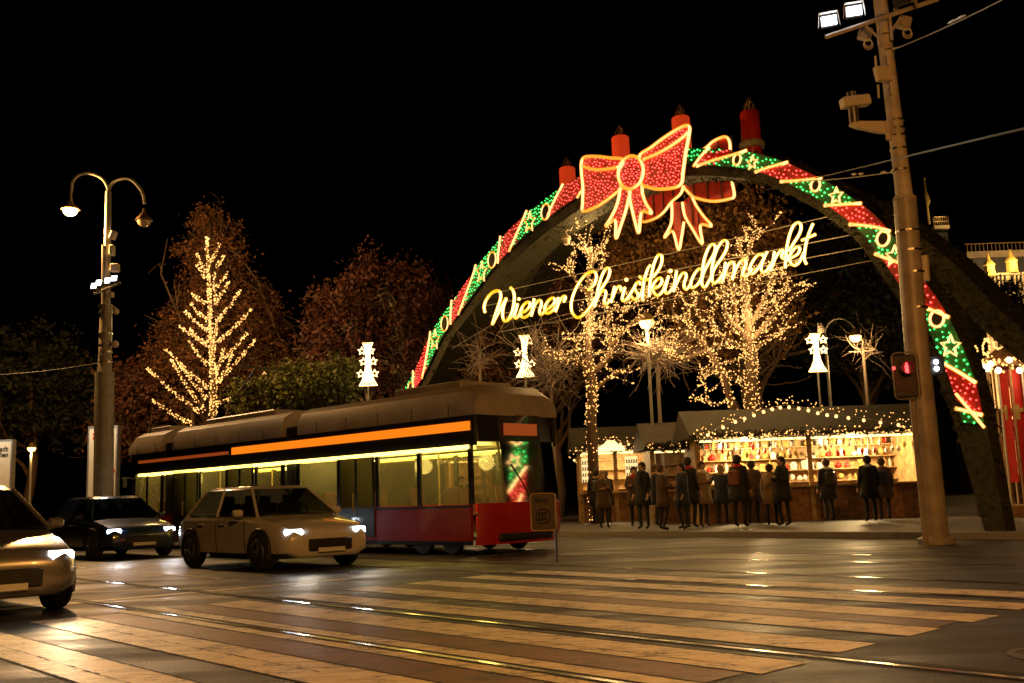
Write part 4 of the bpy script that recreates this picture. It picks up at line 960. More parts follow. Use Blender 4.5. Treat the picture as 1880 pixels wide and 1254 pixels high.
# ------------------------------------------------------------------ market stalls
def stall(label, px0, px1, pyt, Y, bays, name='market_stall', z0=1.15, dep=2.2, kind='goods', seed=0, power=70):
    a = gy(px0, pyt, Y); c = gy(px1, pyt, Y); x0, x1, H = a.x, c.x, max(a.z, 2.3)
    zb = .12; o = thing(name, ((x0+x1)/2, Y, zb), label, 'market stall')
    b = MB(); b.box(x0, x1, Y, Y+.06, zb, z0-.05)
    n = int((x1-x0)/.16)
    for i in range(n): b.box(x0+i*(x1-x0)/n+.006, x0+(i+1)*(x1-x0)/n-.006, Y-.02, Y-.001, zb, z0-.05)
    obj('front_panel', b, MT['wood'], o)
    b = MB(); b.box(x0-.05, x1+.05, Y-.3, Y+.35, z0-.05, z0); obj('counter', b, MT['wood_pale'], o)
    b = MB(); b.box(x0, x1, Y+dep, Y+dep+.06, zb, H); b.box(x0, x0+.06, Y+.06, Y+dep, zb, H); b.box(x1-.06, x1, Y+.06, Y+dep, zb, H); obj('wall', b, MT['wood_pale'], o)
    for i in range(bays+1):
        x = x0+(x1-x0)*i/bays; b = MB(); b.box(x-.07, x+.07, Y-.06, Y-.021, zb, H); obj('post', b, MT['wood_pale'], o)
    yr = Y+dep/2
    b = MB(); P = [Vector((x0-.3, Y-.55, H+.02)), Vector((x0-.3, yr, H+.85)), Vector((x0-.3, Y+dep+.3, H+.02)), Vector((x0-.3, Y+dep+.3, H-.06)), Vector((x0-.3, Y-.55, H-.06))]; b.prism(P, x1-x0+.6, Vector((1,0,0))); obj('roof', b, MT['roofing'], o)
    b = MB(); b.box(x0+.1, x1-.1, Y+.25, Y+.33, H-.16, H-.1); obj('strip_lamp', b, MT['shelf_light'], o)
    gh = rnd(seed+60)
    if x1-x0 > 3:
        for i in range(34):
            xx = x0+.3+(x1-x0-.6)*i/33; zz = H-.3-gh.uniform(0,.35); b = MB(); b.tube([(xx, Y+.45, H-.1), (xx, Y+.45, zz+.1)], .004, 3); b.lathe([(.01,.1),(gh.uniform(.03,.06),.03),(gh.uniform(.04,.07),-.03),(.01,-.1)], (xx, Y+.45, zz), 8); obj('hanging_ornament', b, MT[gh.choice(['red','ochre','white','ivory'])], o)
    for j in range(4):
        b = MB(); b.box(x0+.07, x1-.07, Y+dep-.4, Y+dep-.01, z0+.1+j*.36, z0+.13+j*.36); obj('shelf', b, MT['wood_pale'], o)
    for i in range(bays): lamp('POINT', (x0+(x1-x0)*(i+.5)/bays, Y+.8, H-.35), power, (1,.68,.3), o, radius=.25)
    # fir garland with bulbs along the eaves
    g = rnd(seed+3); lb = [((g.uniform(x0-.2, x1+.2), Y-.62+g.gauss(0,.04), H-.02+g.gauss(0,.07)), g.uniform(.018,.034)) for i in range(int((x1-x0)*26))]
    gb = leaves('garland', MT['needle'], lambda rs, n_: np.stack([rs.uniform(x0-.25, x1+.25, n_), rs.normal(Y-.62, .06, n_), rs.normal(H-.02, .07, n_)], 1), 900, .07, seed, o, .3)
    string_obj('string_lights', chain(lb), 'bulb', gb)
    return o, x0, x1, H
MS, mx0, mx1, mH = stall('long brightly lit stall packed with wares left of the thick mast', 1278, 1688, 802, 30, 2, seed=1, power=400)
K1, kx0, kx1, kH = stall('small kiosk with two glowing shelf displays and a bright arched sign', 1064, 1192, 826, 36, 2, seed=2, power=120)
K2, _, _, k2H = stall('dim stall with a cream sign standing behind the right end of the tram', 820, 900, 842, 38, 1, seed=3, power=45)
K3, _, _, _ = stall('narrow lit stall front just right of the dim stall behind the tram', 946, 975, 845, 39, 1, seed=4, power=40)
K4, _, _, _ = stall('lit stall with bulbs cut off by the right edge of the picture', 1845, 1960, 800, 29, 2, seed=5, power=40)
K5, _, _, _ = stall('dark wooden hut with closed front left of the long lit stall', 1196, 1272, 822, 32, 1, seed=6, power=8)
# wares: three kinds, copied
def bottle():
    b = MB(); b.lathe([(.045,0),(.05,.02),(.05,.16),(.02,.2),(.018,.26)], (0,0,0), 10); return b.mesh('bottle', True)
def bauble():
    b = MB(); b.ball((0,0,.09), .085, 12, 8); b.lathe([(.02,.17),(.02,.2)], (0,0,0), 8); return b.mesh('bauble', True)
def house():
    b = MB(); b.box(-.08,.08,-.06,.06,0,.13); b.prism([Vector((-.1,-.08,.13)), Vector((-.1,.08,.13)), Vector((-.1,0,.24))], .2, Vector((1,0,0))); return b.mesh('toy_house')
kinds = [('bottle', bottle(), 'small glass bottle among the wares on the lit stall shelves', 'bottle', 'bottles on the lit stall', ['ochre','red','ivory']),
         ('bauble', bauble(), 'round tree bauble among the wares on the lit stall shelves', 'bauble', 'baubles on the lit stall', ['red','white','ochre']),
         ('toy_house', house(), 'little model house among the wares on the lit stall shelves', 'toy', 'model houses on the lit stall', ['wood_pale','white','ochre'])]
for nm, me, *_ in kinds: me.materials.append(MT['white'])
def ordw(n):
    one = ['zeroth','first','second','third','fourth','fifth','sixth','seventh','eighth','ninth','tenth','eleventh','twelfth','thirteenth','fourteenth','fifteenth','sixteenth','seventeenth','eighteenth','nineteenth']
    if n < 20: return one[n]
    return {2:'twentieth',3:'thirtieth',4:'fortieth'}[n//10] if n % 10 == 0 else {2:'twenty-',3:'thirty-',4:'forty-'}[n//10]+one[n % 10]
g = rnd(44)
for j in range(4):
    x = mx0+.2; nth = 0
    while x < mx1-.2:
        nm, me, lab, cat, grp, cols = kinds[g.randint(0,2)]
        o = bpy.data.objects.new(nm, me); COL.objects.link(o); o.location = (x, 30+2.2-.22+g.uniform(-.08,.05), 1.15+.1+.03+j*.36+.001); o.rotation_euler.z = g.uniform(0,6)
        s = g.uniform(.75,1.3); o.scale = (s, s, s*g.uniform(.8,1.25))
        o.material_slots[0].link = 'OBJECT'; o.material_slots[0].material = MT[g.choice(cols)]
        cn_ = {'ochre':'yellow','red':'red','ivory':'cream','white':'white','wood_pale':'wooden'}[o.material_slots[0].material.name and [k_ for k_ in cols if MT[k_] == o.material_slots[0].material][0]]
        nth += 1
        tag(o, f"{cn_} {nm.replace('_',' ')}, {ordw(nth)} ware from the left on the {['lowest','second','third','top'][j]} shelf of the long stall", cat, grp); x += g.uniform(.16,.27)
# kiosk displays and arched sign
for x0, x1, y0, y1 in ((1067,1091,842,886),(1147,1172,838,886)):
    p = gy(x0, y0, 35.9); q = gy(x1, y1, 35.9)
    b = MB(); b.box(p.x, q.x, 35.82, 35.9, max(q.z,1.16), p.z); dp = obj('display_case', b, MT['display'], K1)
    b = MB(); n = 4; h = (p.z-max(q.z,1.16))
    for i in range(1, n+1): b.box(p.x, q.x, 35.78, 35.82, p.z-h*i/n, p.z-h*i/n+.02)
    for i in range(n):
        for j in range(5): b.cbox((p.x+(q.x-p.x)*(j+.5)/5, 35.79, p.z-h*(i+1)/n+.07), .022, .02, .045)
    obj('shelf', b, MT['wood'], dp)
p = gy(1122, 826, 35.2); kx = 35.2/FPX
b = MB(); b.prism([p+Vector((kx*x, 0, kx*y)) for x, y in ((-26,-2),(26,-2),(24,6),(14,10),(7,17),(-7,17),(-14,10),(-24,6))], .08, Vector((0,1,0))); ob = obj('arched_sign', b, MT['sign_lit'], K1)
p = gy(882, 836, 37.3)
b = MB(); b.box(p.x-.26, p.x+.26, p.y-.03, p.y+.03, p.z-.16, p.z+.14); sb = obj('sign_board', b, MT['display'], K2)
obj('lettering', text_mb('BIO LAN', .13, Matrix.Translation((p.x, p.y-.04, p.z-.06)) @ Matrix.Rotation(R_(90),4,'X'), .004, offset=.003), MT['letter'], sb)
# festoon strings of bulbs
def festoon(label, pts, Y, n, size=.05, parent=None):
    q = cr([tuple(gy(x, y, Y)) for x, y in pts], 8); b = MB(); b.tube([Vector(v) for v in q], .008, 4)
    o = tag(obj('light_string', b, MT['wire']), label, 'light string', 'festoon strings over the market'); lb = MB(); g = rnd(len(label))
    for i in range(n):
        f = (i+.5)/n*(len(q)-1); a = int(f); v = Vector(q[a]).lerp(Vector(q[min(a+1,len(q)-1)]), f-a); obj('bulb', MB().ball(v-Vector((0,0,.06)), size, 8, 5), MT['bulb_big'], o)
    lb = []
    for i in range(n*5):
        f = g.random()*(len(q)-1); a = int(f); v = Vector(q[a]).lerp(Vector(q[min(a+1,len(q)-1)]), f-a); lb.append((v+Vector((g.gauss(0,.1), g.gauss(0,.1), g.gauss(.1,.08))), .02))
    string_obj('fairy_lights', chain(lb), 'bulb', o)
festoon('arched festoon of round bulbs over the roof of the long stall', [(1290,800),(1340,775),(1375,762),(1410,750),(1440,744),(1475,748),(1510,757),(1545,762),(1600,770),(1660,778)], 29, 18)
festoon('festoon of round bulbs draped over the small kiosk', [(1050,845),(1080,826),(1110,815),(1150,812),(1175,822),(1200,830)], 34.8, 12, .04)
festoon('short festoon of bulbs over the dim left stall', [(800,850),(830,830),(850,815),(880,822),(905,835)], 37, 9, .04)
festoon('festoon of bulbs dropping at the far right edge', [(1840,780),(1855,765),(1868,752),(1882,760),(1900,775)], 27, 9, .045)

# ------------------------------------------------------------------ carousel booth on the right
CY = 27.0
c0 = gy(1850, 690, CY); kx = CY/FPX
ct = thing('carousel', (c0.x, CY, .12), 'round booth with gold poles and red striped drapes crowned by glowing wreaths', 'carousel')
R0 = 34*kx; zt = c0.z+4*kx*4; zb = .12
b = MB(); b.lathe([(R0+.1,0),(R0+.12,.08),(R0+.1,.3),(R0,.32)], (c0.x,CY,zb), 28); obj('platform', b, MT['wood'], ct, autosm=True)
for i in range(10):
    a = 2*math.pi*i/10; b = MB(); b.tube([(c0.x+R0*math.cos(a), CY+R0*math.sin(a), zb+.3), (c0.x+R0*math.cos(a), CY+R0*math.sin(a), zt)], .028, 8); obj('pole', b, MT['wood_pale'] if i % 2 else MT['ivory'], ct)
b = MB(); b.lathe([(R0+.15,0),(R0+.18,.12),(R0*.7,.42),(R0*.2,.6),(.03,.7)], (c0.x,CY,zt), 28); obj('canopy', b, MT['wood'], ct, autosm=True)
for i in range(3):
    a = -math.pi/2+(i-1)*.9; b = MB(); r = R0*.6
    x, y = c0.x+r*math.cos(a), CY+r*math.sin(a); b.cbox((x, y, (zt+zb)/2+.4), .13, .015, (zt-zb)/2-.5, Matrix.Rotation(a+math.pi/2,3,'Z')); d_ = obj('drape', b, MT['red'], ct)
    b = MB(); b.cbox((x, y-.03, (zt+zb)/2+.75), .05, .012, .2); b.cbox((x, y-.03, (zt+zb)/2+.8), .15, .009, .05); obj('cross', b, MT['ochre'], d_)
rl = []; g = rnd(66)
for i in range(150):
    a = g.uniform(0, 2*math.pi); rl.append(((c0.x+(R0+.2)*math.cos(a), CY+(R0+.2)*math.sin(a), zt+g.gauss(.08,.12)), g.uniform(.03,.055)))
string_obj('rim_lights', chain(rl), 'bulb', ct)
for x, y in ((1807,674),(1812,677),(1819,668),(1853,661),(1833,680),(1872,680)):
    p = gy(x, y, CY-1); b = MB(); b.ball(p, .085, 14, 8); obj('globe_lamp', b, MT['globe'], ct, smooth=True)
for cx_, cy_, rx_, ry_, n in ((1834,629,10,11,26),(1811,638,6,15,26),(1788,643,7,6,12),(1866,640,9,12,18)):
    w1 = obj('wreath', MB().tube([gy(cx_+rx_*math.cos(a), cy_+ry_*math.sin(a), CY-.75) for a in np.linspace(0,2*math.pi,19)[:-1]], .015, 4, closed=True), MT['wire'], ct)
    for i in range(n):
        a = 2*math.pi*i/n; obj('bulb', MB().octa(gy(cx_+rx_*math.cos(a)+g.gauss(0,1), cy_+ry_*math.sin(a)+g.gauss(0,1), CY-.8), .034), MT['bulb'], w1)
lamp('POINT', (c0.x, CY-1, zt-.3), 30, (1,.65,.3), ct, radius=.4)

# ------------------------------------------------------------------ stone building far right, rooftop platform with statue mast
BY = 95.0
p = gy(1808, 503, BY); q = gy(1960, 479, BY); zc = p.z
bl = thing('stone_building', ((p.x+q.x)/2, BY, 0), 'pale stone palace with balustrade and lit roof turrets at the right edge', 'building')
x0, x1 = gy(1800,503,BY).x, gy(1990,479,BY).x
b = MB(); b.box(x0, x1, BY, BY+14, 0, zc-2.2); obj('wall', b, MT['stone'], bl)
b = MB(); b.box(x0-.3, x1, BY-.4, BY+14, zc-2.2, zc-1.8); b.box(x0-.2, x1, BY-.3, BY, zc-.2, zc); obj('cornice', b, MT['stone'], bl)
n = 26
b = MB()
for i in range(n):
    x = x0+(x1-x0)*i/n; w_ = .5 if i % 6 == 0 else .12
    b.box(x, x+w_, BY-.22, BY-.05, zc-1.8, zc-.2)
obj('balustrade', b, MT['stone'], bl)
lamp('SPOT', (x0+8, BY-6, zc+1), 5000, (1,.6,.25), bl, radius=.4, spot=100, direction=(.1,1,.45), name='cornice_uplight')
for i in range(4):
    x = x0+1.5+i*2.9
    for z in (zc-6.2, zc-11): obj('window', MB().box(x, x+1.3, BY-.06, BY-.01, z, z+2.6), MT['car_glass'], bl)
b = MB(); pr = gy(1767,468,BY+8); qr = gy(1990,430,BY+8); b.box(pr.x, qr.x+6, BY+7, BY+9, pr.z-.6, pr.z+.1); ur = obj('upper_cornice', b, MT['stone'], bl)
b = MB()
for i in range(34):
    x = pr.x+.2+i*.42; b.box(x, x+.06, BY+7.2, BY+7.3, pr.z+.1, pr.z+.9)
b.box(pr.x, pr.x+14.5, BY+7.2, BY+7.3, pr.z+.9, pr.z+1.0); obj('railing', b, MT['bronze'], ur)
b = MB(); b.box(pr.x+.8, x1, BY+7.5, BY+14, zc-2, pr.z-.6); obj('upper_wall', b, MT['dark'], bl)
for px_, py_ in ((1817,500),(1858,493)):
    t = gy(px_, py_, BY); b = MB(); b.lathe([(.55,-.4),(.5,.6),(.6,.7),(.4,1.0),(.2,1.25),(.05,1.9)], t, 8); obj('turret', b, MT['ochre'], bl)
    lamp('POINT', t+Vector((.2,-1.4,.4)), 500, (1,.6,.18), bl, radius=.2, name='turret_uplight')
lamp('SPOT', ((x0+x1)/2-2, BY-9, 3), 30000, (1,.6,.25), bl, radius=.5, spot=80, direction=(.1,.75,1.1), name='facade_uplight')
SY = 90
c = gy(1722, 418, SY); kx = SY/FPX
fl = thing('rooftop_platform', (c.x, SY, 0), 'small railed platform on a dark tower with a statue topped mast behind the arch leg', 'tower')
b = MB(); b.box(c.x-12*kx, c.x+13*kx, SY-.5, SY+2, 0, c.z-6*kx); obj('tower_wall', b, MT['dark'], fl)
b = MB(); b.box(c.x-14*kx, c.x+15*kx, SY-.8, SY+2.3, c.z-6*kx, c.z); obj('platform', b, MT['stone'], fl)
b = MB(); b.box(c.x-14*kx, c.x+15*kx, SY-.75, SY-.7, c.z+.35, c.z+.42)
for i in range(9): b.box(c.x+(-14+3.5*i)*kx, c.x+(-13.6+3.5*i)*kx, SY-.75, SY-.7, c.z, c.z+.8)
b.box(c.x-12*kx, c.x+11*kx, SY-.75, SY-.7, c.z+.78, c.z+.84); obj('railing', b, MT['bronze'], fl)
m0 = gy(1706, 412, SY); m1 = gy(1697, 328, SY)
b = MB(); b.tube([m0, m0.lerp(m1,.5), m1], [.14,.1,.05], 8); b.ball(m1, .12, 10, 6); b.tube([m0.lerp(m1,.38), m0.lerp(m1,.5)+Vector((.08,0,0)), m0.lerp(m1,.64), m0.lerp(m1,.75)], [.1,.26,.2,.06], 8); obj('statue_mast', b, MT['ochre'], fl)
lamp('POINT', m0+Vector((1,-2,.6)), 160, (1,.65,.25), fl, radius=.2, name='uplight')

# ------------------------------------------------------------------ tram at rest
ta = gz(880, 700, 3.35); tb = gz(300, 788, 3.35)
td = (tb-ta); td.z = 0; TL = 15.8; ang = math.atan2(td.y, td.x)
o_t = Vector((ta.x, ta.y, 0))
tram = thing('tram', o_t, 'red and beige tram with yellow lit windows and orange stripe left of the market', 'tram', rotz=ang)
# local frame: x along the tram away from its right end, y towards the camera is NEGATIVE if needed
TM = tram.matrix_world
side = -1 if (TM.to_3x3() @ Vector((0,1,0))).dot(Vector((0,-1,0))) > 0 else 1     # depth direction away from camera
def tobj(name, b, m, parent=None, **k):
    if side < 0: b.v = [(x, -y, z) for x, y, z in b.v]; b.f = [tuple(reversed(f)) for f in b.f]
    return obj(name, b, m, parent or tram, local=True, **k)
TW = 2.35; ZB, ZW, ZT, ZR = .2, .98, 2.12, 3.35
for yy, s_ in ((0, 1), (TW, -1)):
    b = MB()
    b.add([(.35,yy,ZB+.08),(TL-.9,yy,ZB+.08),(TL-.9,yy,ZW),(.35,yy,ZW),(.35,yy+.06*s_,ZB+.08),(TL-.9,yy+.06*s_,ZB+.08),(TL-.9,yy+.06*s_,ZW),(.35,yy+.06*s_,ZW)], [(0,1,2,3),(7,6,5,4),(3,2,6,7),(0,4,5,1)])
    tobj('side_panel', b, MT['tram_red'])
    b = MB(); b.box(.3, TL-.85, yy-.012 if s_ > 0 else yy, yy if s_ > 0 else yy+.012, ZB, ZB+.08); b.box(.35, TL-.9, yy-.014 if s_ > 0 else yy+.002, yy-.002 if s_ > 0 else yy+.014, ZW-.06, ZW-.02); tobj('skirt_trim', b, MT['tram_dark'])
    b = MB(); b.box(.2, TL-.7, min(yy, yy+.08*s_), max(yy, yy+.08*s_), ZT, 2.72); tobj('upper_panel', b, MT['tram_dark'])
    b = MB(); ya = yy-.03*s_; b.box(9.5 if s_ > 0 else .4, TL-1.2, min(ya, yy-.002*s_), max(ya, yy-.002*s_), 2.44, 2.52); tobj('dim_streak_strip', b, MT['strip_dim'])  # dim red glowing strip added on the fascia as a faint streak of light
    b = MB(); b.box(.35, TL-1.2, min(ya, yy-.002*s_), max(ya, yy-.002*s_), 2.06, 2.135); tobj('streak_strip', b, MT['strip_yellow'])  # glowing strip added outside the pillars for an unbroken yellow line of light
    b = MB(); b.box(.3, 9.3, min(ya, yy-.002*s_), max(ya, yy-.002*s_), 2.42, 2.6); tobj('streak_strip', b, MT['strip_orange'])  # orange glowing strip added on the fascia as a streak of light
    xs = [.35, 1.9, 3.3, 4.7, 6.3, 7.0, 8.2, 9.6, 11.0, 12.5, 13.2, 14.1, TL-.9]
    b = MB()
    for x in xs: tobj('window_pillar', MB().box(x-.06, x+.06, min(yy+.01*s_, yy+.06*s_), max(yy+.01*s_, yy+.06*s_), ZW, ZT), MT['tram_dark'])
    doors = (2, 6, 8) if s_ > 0 else ()
    for i in range(len(xs)-1):
        xa, xb = xs[i]+.06, xs[i+1]-.06
        if i in (4, 9): continue
        if i in doors:
            b = MB(); 
            for (u, v, z0_, z1_) in ((xa, xb, .36, .44), (xa, xb, 2.05, 2.12), (xa, xa+.05, .44, 2.05), (xb-.05, xb, .44, 2.05), ((xa+xb)/2-.04, (xa+xb)/2+.04, .44, 2.05)): b.box(u, v, yy-.03, yy-.004, z0_, z1_)
            b.box(xa+.05, (xa+xb)/2-.04, yy-.024, yy-.006, .44, ZW-.005); b.box((xa+xb)/2+.04, xb-.05, yy-.024, yy-.006, .44, ZW-.005)
            dr = tobj('door', b, MT['tram_dark'])
            b = MB(); b.box(xa+.05, (xa+xb)/2-.04, yy-.02, yy-.01, ZW, 2.05); b.box((xa+xb)/2+.04, xb-.05, yy-.02, yy-.01, ZW, 2.05); tobj('door_glass', b, MT['tram_glass'], dr)
            b = MB(); b.tube([((xa+xb)/2+.08, yy-.05, .9), ((xa+xb)/2+.08, yy-.05, 1.3)], .012, 6); tobj('handle', b, MT['yellow_pole'], dr)
        else:
            b = MB(); b.add([(xa,yy+.02*s_,ZW),(xb,yy+.02*s_,ZW),(xb,yy+.02*s_,ZT),(xa,yy+.02*s_,ZT)], [(0,1,2,3)]); tobj('window', b, MT['tram_glass'])
for xa in (6.35, 12.55):
    b = MB()
    for i in range(7):
        x = xa+.09*i; b.box(x, x+.05, .1, TW-.1, ZB+.1, 2.95); b.box(x+.05, x+.09, .16, TW-.16, ZB+.14, 2.9)
    tobj('bellows', b, MT['black'])
b = MB(); prof = [(-.02,2.72),(-.0,3.0),(.1,3.22),(.35,3.35),(TW-.35,3.35),(TW-.1,3.22),(TW,3.0),(TW+.02,2.72)]
vs = [(x, y, z) for x in (.1, .3, 6.28) for (y, z) in [(p[0], p[1] if x > .2 else 2.72+(p[1]-2.72)*.75) for p in prof]]
def roofseg(x0, x1, r0, r1):
    b = MB(); vs = []
    for x, sc_ in ((x0, .7 if r0 else 1), (x0+.25, 1), (x1-.25, 1), (x1, .7 if r1 else 1)):
        for y, z in prof: vs.append((x, y, 2.72+(z-2.72)*sc_))
    m = len(prof); fs = [tuple(range(m)), tuple(reversed(range(3*m, 4*m)))]
    for i in range(3):
        for k in range(m): fs.append((i*m+k, (i+1)*m+k, (i+1)*m+(k+1)%m, i*m+(k+1)%m))
    b.add(vs, fs); return tobj('roof', b, MT['tram_roof'], autosm=True)
rs_ = [roofseg(.15, 6.3, True, False), roofseg(7.0, 12.5, False, False), roofseg(13.2, TL-.5, False, True)]
for k, (xa, xb) in enumerate(((1, 3.2), (8, 11.5), (13.6, 14.8))):
    b = MB(); b.cbox(((xa+xb)/2, TW/2, 3.42), (xb-xa)/2, .75, .09, None, .03); u = tobj('roof_unit', b, MT['tram_roof'], rs_[k])
b = MB()
for x in np.arange(.9, TL-.8, 1.15):
    if not (6.1 < x < 7.1 or 12.4 < x < 13.3): tobj('panel_joint', MB().box(x, x+.015, -.026, -.018, 2.74, 2.98), MT['tram_dark'])
b = MB(); b.box(.3, TL-.8, .1, TW-.1, .3, .36); tobj('floor', b, MT['dark'])
b = MB(); b.box(.3, TL-.8, .1, TW-.1, 2.2, 2.24); tobj('ceiling', b, MT['tram_cream'])
b = MB(); b.box(.4, TL-1.2, .14, .24, 2.055, 2.125); tobj('ceiling_light', b, MT['strip_yellow'])
b = MB(); b.box(.4, TL-1.2, TW-.26, TW-.2, 2.09, 2.13); tobj('ceiling_light', b, MT['strip_yellow'])
def tseat(x, y):
    b = MB(); b.cbox((x, y, .75), .2, .2, .04, None, .02); b.cbox((x+.2, y, 1.05), .035, .2, .3, Matrix.Rotation(.12,3,'Y'), .02); b.box(x-.03, x+.03, y-.03, y+.03, .36, .72); return tobj('passenger_seat', b, MT['seat'])
for x in (1.2, 2.3, 5.4, 7.6, 8.9, 10.3, 11.8, 13.7):
    for y in (.45, TW-.45): tseat(x, y)
for x in (2.6, 5.9, 9.3, 12.0, 14.0):
    b = MB(); b.tube([(x, TW/2, .36), (x, TW/2, 2.2)], .018, 8); tobj('grab_pole', b, MT['yellow_pole'])
# right (rear) end and left (front) end
for x_, sgn in ((.2, -1), (TL-.75, 1)):
    xo = x_+sgn*(.1 if sgn < 0 else .55)
    b = MB(); P0 = [(x_, 0), (x_+sgn*.12, .12), (xo+sgn*.12, .6), (xo+sgn*.14, TW-.6), (x_+sgn*.12, TW-.12), (x_, TW)]
    def endring(z, sh): return [(a+sgn*sh, y, z) for a, y in P0]
    rings = [endring(ZB, -.05), endring(.6, .06), endring(1.0, .04)]
    vs = sum(rings, []); m = len(P0); fs = [(i*m+k, i*m+k+1, (i+1)*m+k+1, (i+1)*m+k) for i in range(2) for k in range(m-1)]
    b.add(vs, fs); tobj('end_panel', b, MT['tram_red'], autosm=True)
    rings = [endring(1.0, .04), endring(2.2, -.12)]; b = MB(); b.add(sum(rings, []), [(k, k+1, m+k+1, m+k) for k in range(m-1)]); tobj('end_window', b, MT['tram_glass'])
    rings = [endring(2.2, -.12), endring(2.74, -.18)]; b = MB(); b.add(sum(rings, []), [(k, k+1, m+k+1, m+k) for k in range(m-1)]); tobj('end_fascia', b, MT['tram_dark'])
    for y in (.38, TW-.38):
        tobj('lamp_surround', MB().cbox((xo+sgn*.0, y, .74), .05, .2, .1, None, .03), MT['black'])
        b = MB(); b.cbox((xo+sgn*.02, y, .74), .05, .12, .06, None, .02); tobj('tail_light' if sgn < 0 else 'headlight', b, MT['taillight'] if sgn < 0 else MT['headlight'])
b = MB()
for xc in (1.6, 5.2, 9.8, 14.0):
    for y in (.25, TW-.25):
        for dx in (-.45, .45):
            tobj('wheel', MB().lathe([(.29,-.05),(.3,0),(.29,.05)], (xc+dx, y, .3), 20, Matrix.Rotation(R_(90),3,'X')), MT['dark'])
for x_, sgn in ((.08, -1), (TL-.2, 1)):
    tobj('bumper', MB().cbox((x_, TW/2, .34), .12, .75, .09, None, .04), MT['black'])
    w_ = MB().tube([(x_+sgn*.16, TW/2+.1, 1.02), (x_+sgn*.1, TW/2-.1, 1.4), (x_+sgn*.06, TW/2-.35, 1.75)], .012, 5); tobj('wiper', w_, MT['black'])
    tobj('centre_post', MB().tube([(x_+sgn*.06, .62, 1.0), (x_-sgn*.1, .62, 2.2)], .03, 6), MT['tram_dark'])
    tobj('centre_post', MB().tube([(x_+sgn*.06, TW-.62, 1.0), (x_-sgn*.1, TW-.62, 2.2)], .03, 6), MT['tram_dark'])
    tobj('destination_display', MB().box(x_-.02 if sgn < 0 else x_, x_ if sgn < 0 else x_+.02, .7, TW-.7, 2.32, 2.56), MT['strip_dim'])
# pantograph
pb = MB(); xk = 9.6
pb.tube([(xk, .7, 3.5), (xk+.9, .8, 4.1), (xk, .85, 4.75)], .025, 6); pb.tube([(xk, TW-.7, 3.5), (xk+.9, TW-.8, 4.1), (xk, TW-.85, 4.75)], .025, 6)
pb.tube([(xk, .25, 4.7), (xk, .5, 4.78), (xk, TW-.5, 4.78), (xk, TW-.25, 4.7)], .025, 6); pb.tube([(xk+.9, .8, 4.1), (xk+.9, TW-.8, 4.1)], .02, 6)
tobj('pantograph', pb, MT['dark'])
# mirror
b = MB(); b.tube([(TL-1, -.03, 2.0), (TL-.9, -.28, 2.05)], .015, 6); b.cbox((TL-.9, -.3, 1.9), .04, .07, .15, None, .02); tobj('mirror', b, MT['black'])
for x in (1.2, 3.5, 5.8, 8.5, 11, 14):
    lamp('POINT', TM @ Vector((x, side*TW/2, 1.95)), 42, (1,.74,.2), tram, radius=.2, name='saloon_light')
# its rails
bb = MB(); dloc = TM.to_3x3() @ Vector((1,0,0)); nloc = TM.to_3x3() @ Vector((0,side,0))
for off in (TW/2-.72, TW/2+.72):
    for s0 in (-40,):
        a = o_t+nloc*(off-.03)-dloc*40; c = o_t+nloc*(off+.03)-dloc*40; e = dloc*120
        bb.add([a+UP*.0085, c+UP*.0085, c+e+UP*.0085, a+e+UP*.0085], [(0,1,2,3)])
struct('tram_rails', bb, MT['rail'])

